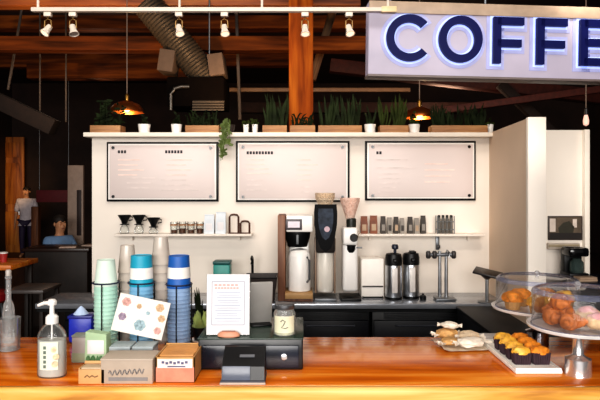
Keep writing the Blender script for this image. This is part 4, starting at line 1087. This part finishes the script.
MB().prism([(-.05, hh * .28), (.06, hh * .28), (.07, hh * .55), (.03, hh * .8), (-.02, hh * .72), (-.06, hh * .5)], -.0215, -.02).build('dark_shape', mat('picture_olive', '2e2a1c', .5), t)
t = thing('picture_ledge', 'slim beige ledge fixed under the framed picture', 'ledge', ((fx0 + fx1) / 2 - .02, 4.73, Z(249, 4.72)))
MB().box((0, -.02, .025), (w * .92, .04, .05), .004).build('ledge_body', mat('ledge_beige', 'b7aa9c', .5), t)
MB().box((0, -.042, .03), (w * .9, .006, .02), .002).build('ledge_lip', mat('ledge_olive', '97886c', .5), t)
t = thing('black_coffee_machine', 'black coffee appliance on the dark side cabinet at right', 'coffee machine', (X(575.5, 4.5), 4.5, 1.04))
MB().box((0, .02, .02), (.15, .17, .04), .01).build('base', black, t)
MB().box((0, .07, .12), (.14, .07, .2), .01).build('column', black, t)
MB().box((0, .01, .2), (.15, .17, .07), .02).build('head', black_gloss, t)
MB().lathe([(.045, .04), (.052, .06), (.05, .12), (.03, .14), (.034, .15)], (0, -.02, 0), 20).build('glass_jug', glass('jug_glass', (.35, .42, .4), .8, .2, (.2, .28, .26)), t)
t = thing('folded_cloth', 'folded tan cloth on the dark side cabinet, right edge', 'cloth', (X(586, 4.3), 4.33, 1.04), R(8))
MB().box((0, 0, .01), (.16, .1, .02), .008).box((.01, 0, .026), (.14, .09, .014), .006).build('cloth_body', mat('cloth_tan', 'a88f78', .8), t)

# ------------------------------------------------------------------ far left room
o = MB().box((0, 0, 1.55), (1.1, .08, 3.1), .01)
ob = struct('door_1', o, orange_wood, loc=(X(2, 15.6), 15.7, 0))
dp = MB()
for zz, h_ in ((.65, .9), (1.85, 1.1), (2.75, .4)): dp.box((.25, -.05, zz), (.36, .03, h_), .008).box((-.25, -.05, zz), (.36, .03, h_), .008)
dp.build('door_panel', orange_wood, ob)
MB().tube([(.45, -.04, 1.0), (.45, -.09, 1.02), (.45, -.09, 1.2), (.45, -.04, 1.22)], .015).build('door_handle', steel, ob)
t = thing('red_awning', 'dark red hanging banner deep in the room at left', 'banner', (X(54, 12), 12, Z(202, 12)))
MB().box((0, 0, .12), (.72, .03, .25), .005).build('banner_cloth', mat('dark_red', '5a1018', .7), t)
for sx in (-.3, .3): MB().cyl((sx, 0, .24), (sx, 0, 4.6 - Z(202, 12)), .006).build('cord', grey_metal, t)
t = thing('pale_notice_panel', 'tall pale grey panel with dark marks left of the white wall', 'panel', (X(76, 9), 9, 0))
MB().box((0, 0, 1.04), (.24, .06, 2.08), .008).build('panel_board', mat('panel_pale', '9a8577', .6, var=.1), t)
MB().box((.06, -.033, 1.35), (.07, .01, .7), .003).build('dark_strip', mat('panel_dark', '2a1a16', .6), t)
MB().box((0, 0, .02), (.4, .3, .04), .005).build('panel_foot', dark_brown, t)
t = thing('dark_service_counter', 'dark counter in the background left of the white wall', 'counter', (X(64, 7.5), 7.5, 0))
MB().box((0, 0, .47), (.78, .5, .94), .01).build('body', dark_brown, t)
MB().box((0, 0, .96), (.84, .56, .04), .006).build('top', mat('dark_top_brown', '2a1a14', .35), t)
for k, (xx, yy, rz, lb) in enumerate(((.02, -.12, 12, 'pale sheet of paper lying at the front of the dark background counter'), (.2, .05, -14, 'pale sheet of paper lying at the back of the dark background counter'))):
    o = MB().box((0, 0, .006), (.2, .16, .012), .002).box((.005, 0, .015), (.19, .15, .006), .001).build('paper_stack', mat('dim_paper', 'b09a8c', .7), loc=(X(76, 7.5) + xx * 1.2 - .06, 7.5 + yy * 1.3, .98), rot=(0, 0, R(rz)))
    tag(o, lb, 'paper', 'papers on the dark background counter')
t = thing('high_table', 'orange wooden high table at far left edge', 'table', (X(0, 6), 6, 0))
MB().box((0, 0, .95), (.52, .6, .05), .006).build('tabletop', table_wood, t)
for sx in (-.2, .2):
    for sy in (-.24, .24): MB().box((sx, sy, .463), (.045, .045, .925), .004).build('leg', dark_brown, t)
t = thing('red_stool', 'red padded bar stool under the orange high table', 'stool', (X(4, 5.75), 5.48, 0))
red = mat('red_vinyl', '7d1218', .4, var=.15)
MB().lathe([(.15, .66), (.17, .68), (.17, .74), (.15, .76), (.001, .765)], seg=28).build('seat', red, t)
for k in range(4):
    a = R(45 + 90 * k); MB().cyl((.1 * math.cos(a), .1 * math.sin(a), .66), (.17 * math.cos(a), .17 * math.sin(a), 0), .014).build('leg', grey_metal, t)
MB().ring((0, 0, .25), .145, .009).build('foot_ring', grey_metal, t)
t = thing('red_cup', 'small red and white cup standing on the orange table', 'cup', (X(6, 6), 5.95, .975))
MB().lathe([(.03, 0), (.04, .09), (.036, .09), (.028, .01)], seg=18).build('cup_body', mat('red_cup', 'a8302c', .5), t)
MB().lathe([(.042, .088), (.042, .098), (.03, .105)], seg=18).build('lid', white_plastic, t)
t = thing('low_bench_table', 'dark low table with grey edge in front of the orange table', 'table', (X(34, 5.3), 5.3, 0))
MB().box((0, 0, .82), (.34, .4, .03), .004).build('tabletop', mat('table_grey', '4a4442', .4), t)
for sx in (-.14, .14):
    for sy in (-.16, .16): MB().box((sx, sy, .4025), (.035, .035, .805), .003).build('leg', dark_brown, t)

# people -----------------------------------------------------------
def skin_mesh(name, nodes, edges, m, parent, sub=2):
    me = bpy.data.meshes.new(name); names = list(nodes)
    me.from_pydata([nodes[k][0] for k in names], [(names.index(a), names.index(b)) for a, b in edges], [])
    me.materials.append(m)
    o = bpy.data.objects.new(name, me); C.objects.link(o); o.parent = parent
    sk = o.modifiers.new('skin', 'SKIN'); sk.use_smooth_shade = True
    for i, k in enumerate(names):
        v = me.skin_vertices[0].data[i]; r = nodes[k][1]
        v.radius = (r, r) if not isinstance(r, tuple) else r
        v.use_root = (i == 0)
    ss = o.modifiers.new('sub', 'SUBSURF'); ss.levels = sub; ss.render_levels = sub
    return o
skin_m = mat('skin', 'b98562', .55, var=.06); hair_m = mat('hair_dark', '1a100b', .7, var=.3)
def person(lb, loc, rz, seated, shirt, trousers):
    t = thing('person', lb, 'person', loc, rz)
    hz = .52 if seated else .95
    n = {'pelvis': ((0, 0, hz), (.15, .11)), 'waist': ((0, .0, hz + .17), (.13, .095)), 'chest': ((0, .01, hz + .37), (.16, .11)),
         'neckb': ((0, .015, hz + .52), (.07, .06)), 'neck': ((0, .005, hz + .57), .052), 'jaw': ((0, -.02, hz + .63), (.06, .068)), 'skull': ((0, 0, hz + .72), (.078, .09)), 'crown': ((0, .005, hz + .79), (.045, .05)),
         'nose': ((0, -.1, hz + .675), .011)}
    e = [('pelvis', 'waist'), ('waist', 'chest'), ('chest', 'neckb'), ('neckb', 'neck'), ('neck', 'jaw'), ('jaw', 'skull'), ('skull', 'crown'), ('jaw', 'nose')]
    for s_, S_ in (('l', -1), ('r', 1)):
        n['sh' + s_] = ((S_ * .18, .01, hz + .45), .055)
        if seated:
            n['el' + s_] = ((S_ * .23, -.08, hz + .2), .042); n['wr' + s_] = ((S_ * .15, -.3, hz + .25), .028); hd = Vector((S_ * .13, -.37, hz + .25)); fd = Vector((-S_ * .1, -1, -.15)).normalized()
            n['hip' + s_] = ((S_ * .09, -.02, hz - .02), .085); n['kn' + s_] = ((S_ * .11, -.42, hz - .01), .06); n['an' + s_] = ((S_ * .11, -.4, .09), .038); n['to' + s_] = ((S_ * .12, -.55, .035), .034)
        else:
            n['el' + s_] = ((S_ * .24, .02, hz + .17), .042); n['wr' + s_] = ((S_ * .25, -.05, hz - .07), .028); hd = Vector((S_ * .25, -.07, hz - .14)); fd = Vector((0, -.15, -1)).normalized()
            n['hip' + s_] = ((S_ * .09, 0, hz - .07), .088); n['kn' + s_] = ((S_ * .1, -.02, .5), .06); n['an' + s_] = ((S_ * .1, .02, .09), .038); n['to' + s_] = ((S_ * .12, -.13, .035), .034)
        n['ha' + s_] = (tuple(hd), (.036, .018))
        e += [('chest', 'sh' + s_), ('sh' + s_, 'el' + s_), ('el' + s_, 'wr' + s_), ('wr' + s_, 'ha' + s_), ('pelvis', 'hip' + s_), ('hip' + s_, 'kn' + s_), ('kn' + s_, 'an' + s_), ('an' + s_, 'to' + s_)]
        side = Vector((1, 0, 0)) if abs(fd.z) < .9 else Vector((0, 1, 0))
        for q in range(5):
            th = q == 4
            off = side * ((q - 1.5) * .017) if not th else side * (-.035 * (S_ if seated else 1))
            p1 = hd + off + fd * (.05 if not th else .015); ln = (.032, .042, .038, .028, .026)[q]
            n['f%d%s' % (q, s_)] = (tuple(p1), .0085); n['g%d%s' % (q, s_)] = (tuple(p1 + fd * ln + Vector((0, 0, -.008))), .0075)
            e += [('ha' + s_, 'f%d%s' % (q, s_)), ('f%d%s' % (q, s_), 'g%d%s' % (q, s_))]
    skin_mesh('body', n, e, skin_m, t)
    for k_ in ('shl', 'shr'): n[k_] = (n[k_][0], .068)
    n['neckb'] = (n['neckb'][0], (.085, .075))
    n['hem'] = ((0, 0, hz - .05), (.15, .11))
    def cloth(nm, keys, ed, m, g):
        d = {}
        for k in keys:
            r = n[k][1]; d[k] = (n[k][0], tuple(v + g for v in r) if isinstance(r, tuple) else r + g)
        return skin_mesh(nm, d, ed, m, t)
    cloth('shirt', ['pelvis', 'hem', 'waist', 'chest', 'neckb', 'shl', 'ell', 'shr', 'elr'], [('hem', 'pelvis'), ('pelvis', 'waist'), ('waist', 'chest'), ('chest', 'neckb'), ('chest', 'shl'), ('shl', 'ell'), ('chest', 'shr'), ('shr', 'elr')], shirt, .022)
    cloth('trousers', ['pelvis', 'hipl', 'knl', 'anl', 'hipr', 'knr', 'anr'], [('pelvis', 'hipl'), ('hipl', 'knl'), ('knl', 'anl'), ('pelvis', 'hipr'), ('hipr', 'knr'), ('knr', 'anr')], trousers, .012)
    h = MB().blob((0, .02, hz + .745), (.088, .098, .085), .1, 3, 3, -.45).blob((0, .065, hz + .69), (.075, .05, .09), .1, 5, 2)
    h.build('hair', hair_m, t)
    for S_ in (-1, 1):
        MB().lathe([(.001, -.009), (.009, 0), (.001, .009)], (S_ * .03, -.083, hz + .715), 10).build('eye', black, t)
        MB().blob((S_ * .08, .005, hz + .69), (.012, .02, .03), .1, 2, 2).build('ear', skin_m, t)
    MB().box((0, -.088, hz + .63), (.04, .01, .01), .004).build('mouth', mat('lips', '8c4a40', .5), t)
person('person in a blue shirt seated behind the dark background counter', (X(60, 8.4), 8.4, 0), R(50), True, mat('blue_shirt', '6d8cb0', .7, var=.1), mat('dark_trousers', '1d1c24', .7))
t = thing('wooden_stool', 'dark round wooden stool under the seated person in blue', 'stool', (X(60, 8.4), 8.4, 0), R(50))
MB().lathe([(.13, .36), (.14, .37), (.14, .39), (.13, .4)], seg=24).build('seat', dark_brown, t)
for k in range(4):
    a = R(45 + 90 * k); MB().cyl((.09 * math.cos(a), .09 * math.sin(a), .36), (.13 * math.cos(a), .13 * math.sin(a), 0), .015).build('leg', dark_brown, t)
person('person with dark hair in a white top standing far back near the orange door', (X(26.5, 14.5), 14.5, 0), R(10), False, mat('white_top', 'c9bfc4', .7), mat('purple_trousers', '2a1c3c', .7))
o = MB().box((0, 0, .65), (.16, .16, 1.3), .01).build('brown_column', wood('column_brown', '3a1c0c', '6a3c1e', '8a5630', .6, 'Z'), loc=(X(36, 13.5), 13.5, 0)); tag(o, 'short brown wooden column right of the standing person', 'column')

# ------------------------------------------------------------------ lights
def area(name, loc, rot, sx, sy, e, col=(1, 1, 1)):
    l = bpy.data.lights.new(name, 'AREA'); l.shape = 'RECTANGLE'; l.size = sx; l.size_y = sy; l.energy = e; l.color = col
    o = bpy.data.objects.new(name, l); C.objects.link(o); o.location = loc; o.rotation_euler = rot; return o
def point(name, loc, e, col, s=.15):
    l = bpy.data.lights.new(name, 'POINT'); l.energy = e; l.color = col; l.shadow_soft_size = s
    o = bpy.data.objects.new(name, l); C.objects.link(o); o.location = loc
def spot(name, loc, tgt, e, col, ang=70):
    l = bpy.data.lights.new(name, 'SPOT'); l.energy = e; l.color = col; l.spot_size = R(ang); l.spot_blend = .8; l.shadow_soft_size = .05
    o = bpy.data.objects.new(name, l); C.objects.link(o); o.location = loc
    o.rotation_euler = (Vector(tgt) - Vector(loc)).to_track_quat('-Z', 'Y').to_euler()
area('window_light', (-.8, -6, 2.9), (R(84), 0, 0), 8, 3.4, 900, (1, .96, .92))
area('service_light', (0, 3.6, 3.6), (R(12), 0, 0), 3.6, .5, 30, (1, .92, .84))
area('bar_fill', (0, 1.5, 3.95), (R(-8), 0, 0), 3.4, .5, 36, (1, .88, .74))  # added overhead fill that brightens the bar top, no fixture modelled
for x in (-1.2, -.25, .7): spot('wall_wash', (x, 3.3, 3.1), (x, 5, 1.9), 15, (1, .82, .68), 80)
spot('door_glow', (X(14, 12.5), 12.5, 2.4), (X(4, 15.6), 15.6, 1.7), 130, (1, .62, .28), 46)
spot('beam_fill', (-2.6, 5.5, 2.45), (-2.6, 7.2, 4.0), 130, (1, .62, .32), 120)  # added spots hidden behind the wall to lift the beams
spot('beam_fill', (-.6, 5.4, 2.5), (-.4, 7.2, 4.0), 70, (1, .62, .32), 120)
spot('beam_fill', (2.0, 5.6, 2.5), (2.2, 8.5, 3.6), 90, (1, .55, .3), 120)
spot('panel_fill', (1.3, 2.6, 3.2), (2.05, 4.7, 1.5), 60, (1, .9, .8), 50)  # added spot that brightens the right panel and pillar
point('room_fill', (-3.4, 9.5, 3.6), 45, (1, .7, .5), .3)  # added fill points, raise the dark room behind the wall
point('room_fill', (2.6, 10.5, 3.3), 40, (1, .6, .4), .3)
w_ = bpy.data.worlds.new('world'); bpy.context.scene.world = w_; w_.use_nodes = True
w_.node_tree.nodes['Background'].inputs[0].default_value = (.9, .85, .8, 1); w_.node_tree.nodes['Background'].inputs[1].default_value = .25
bpy.context.scene.cycles.transparent_max_bounces = 32
vs = bpy.context.scene.view_settings
vs.view_transform = 'Standard'; vs.look = 'Medium High Contrast'; vs.exposure = 0
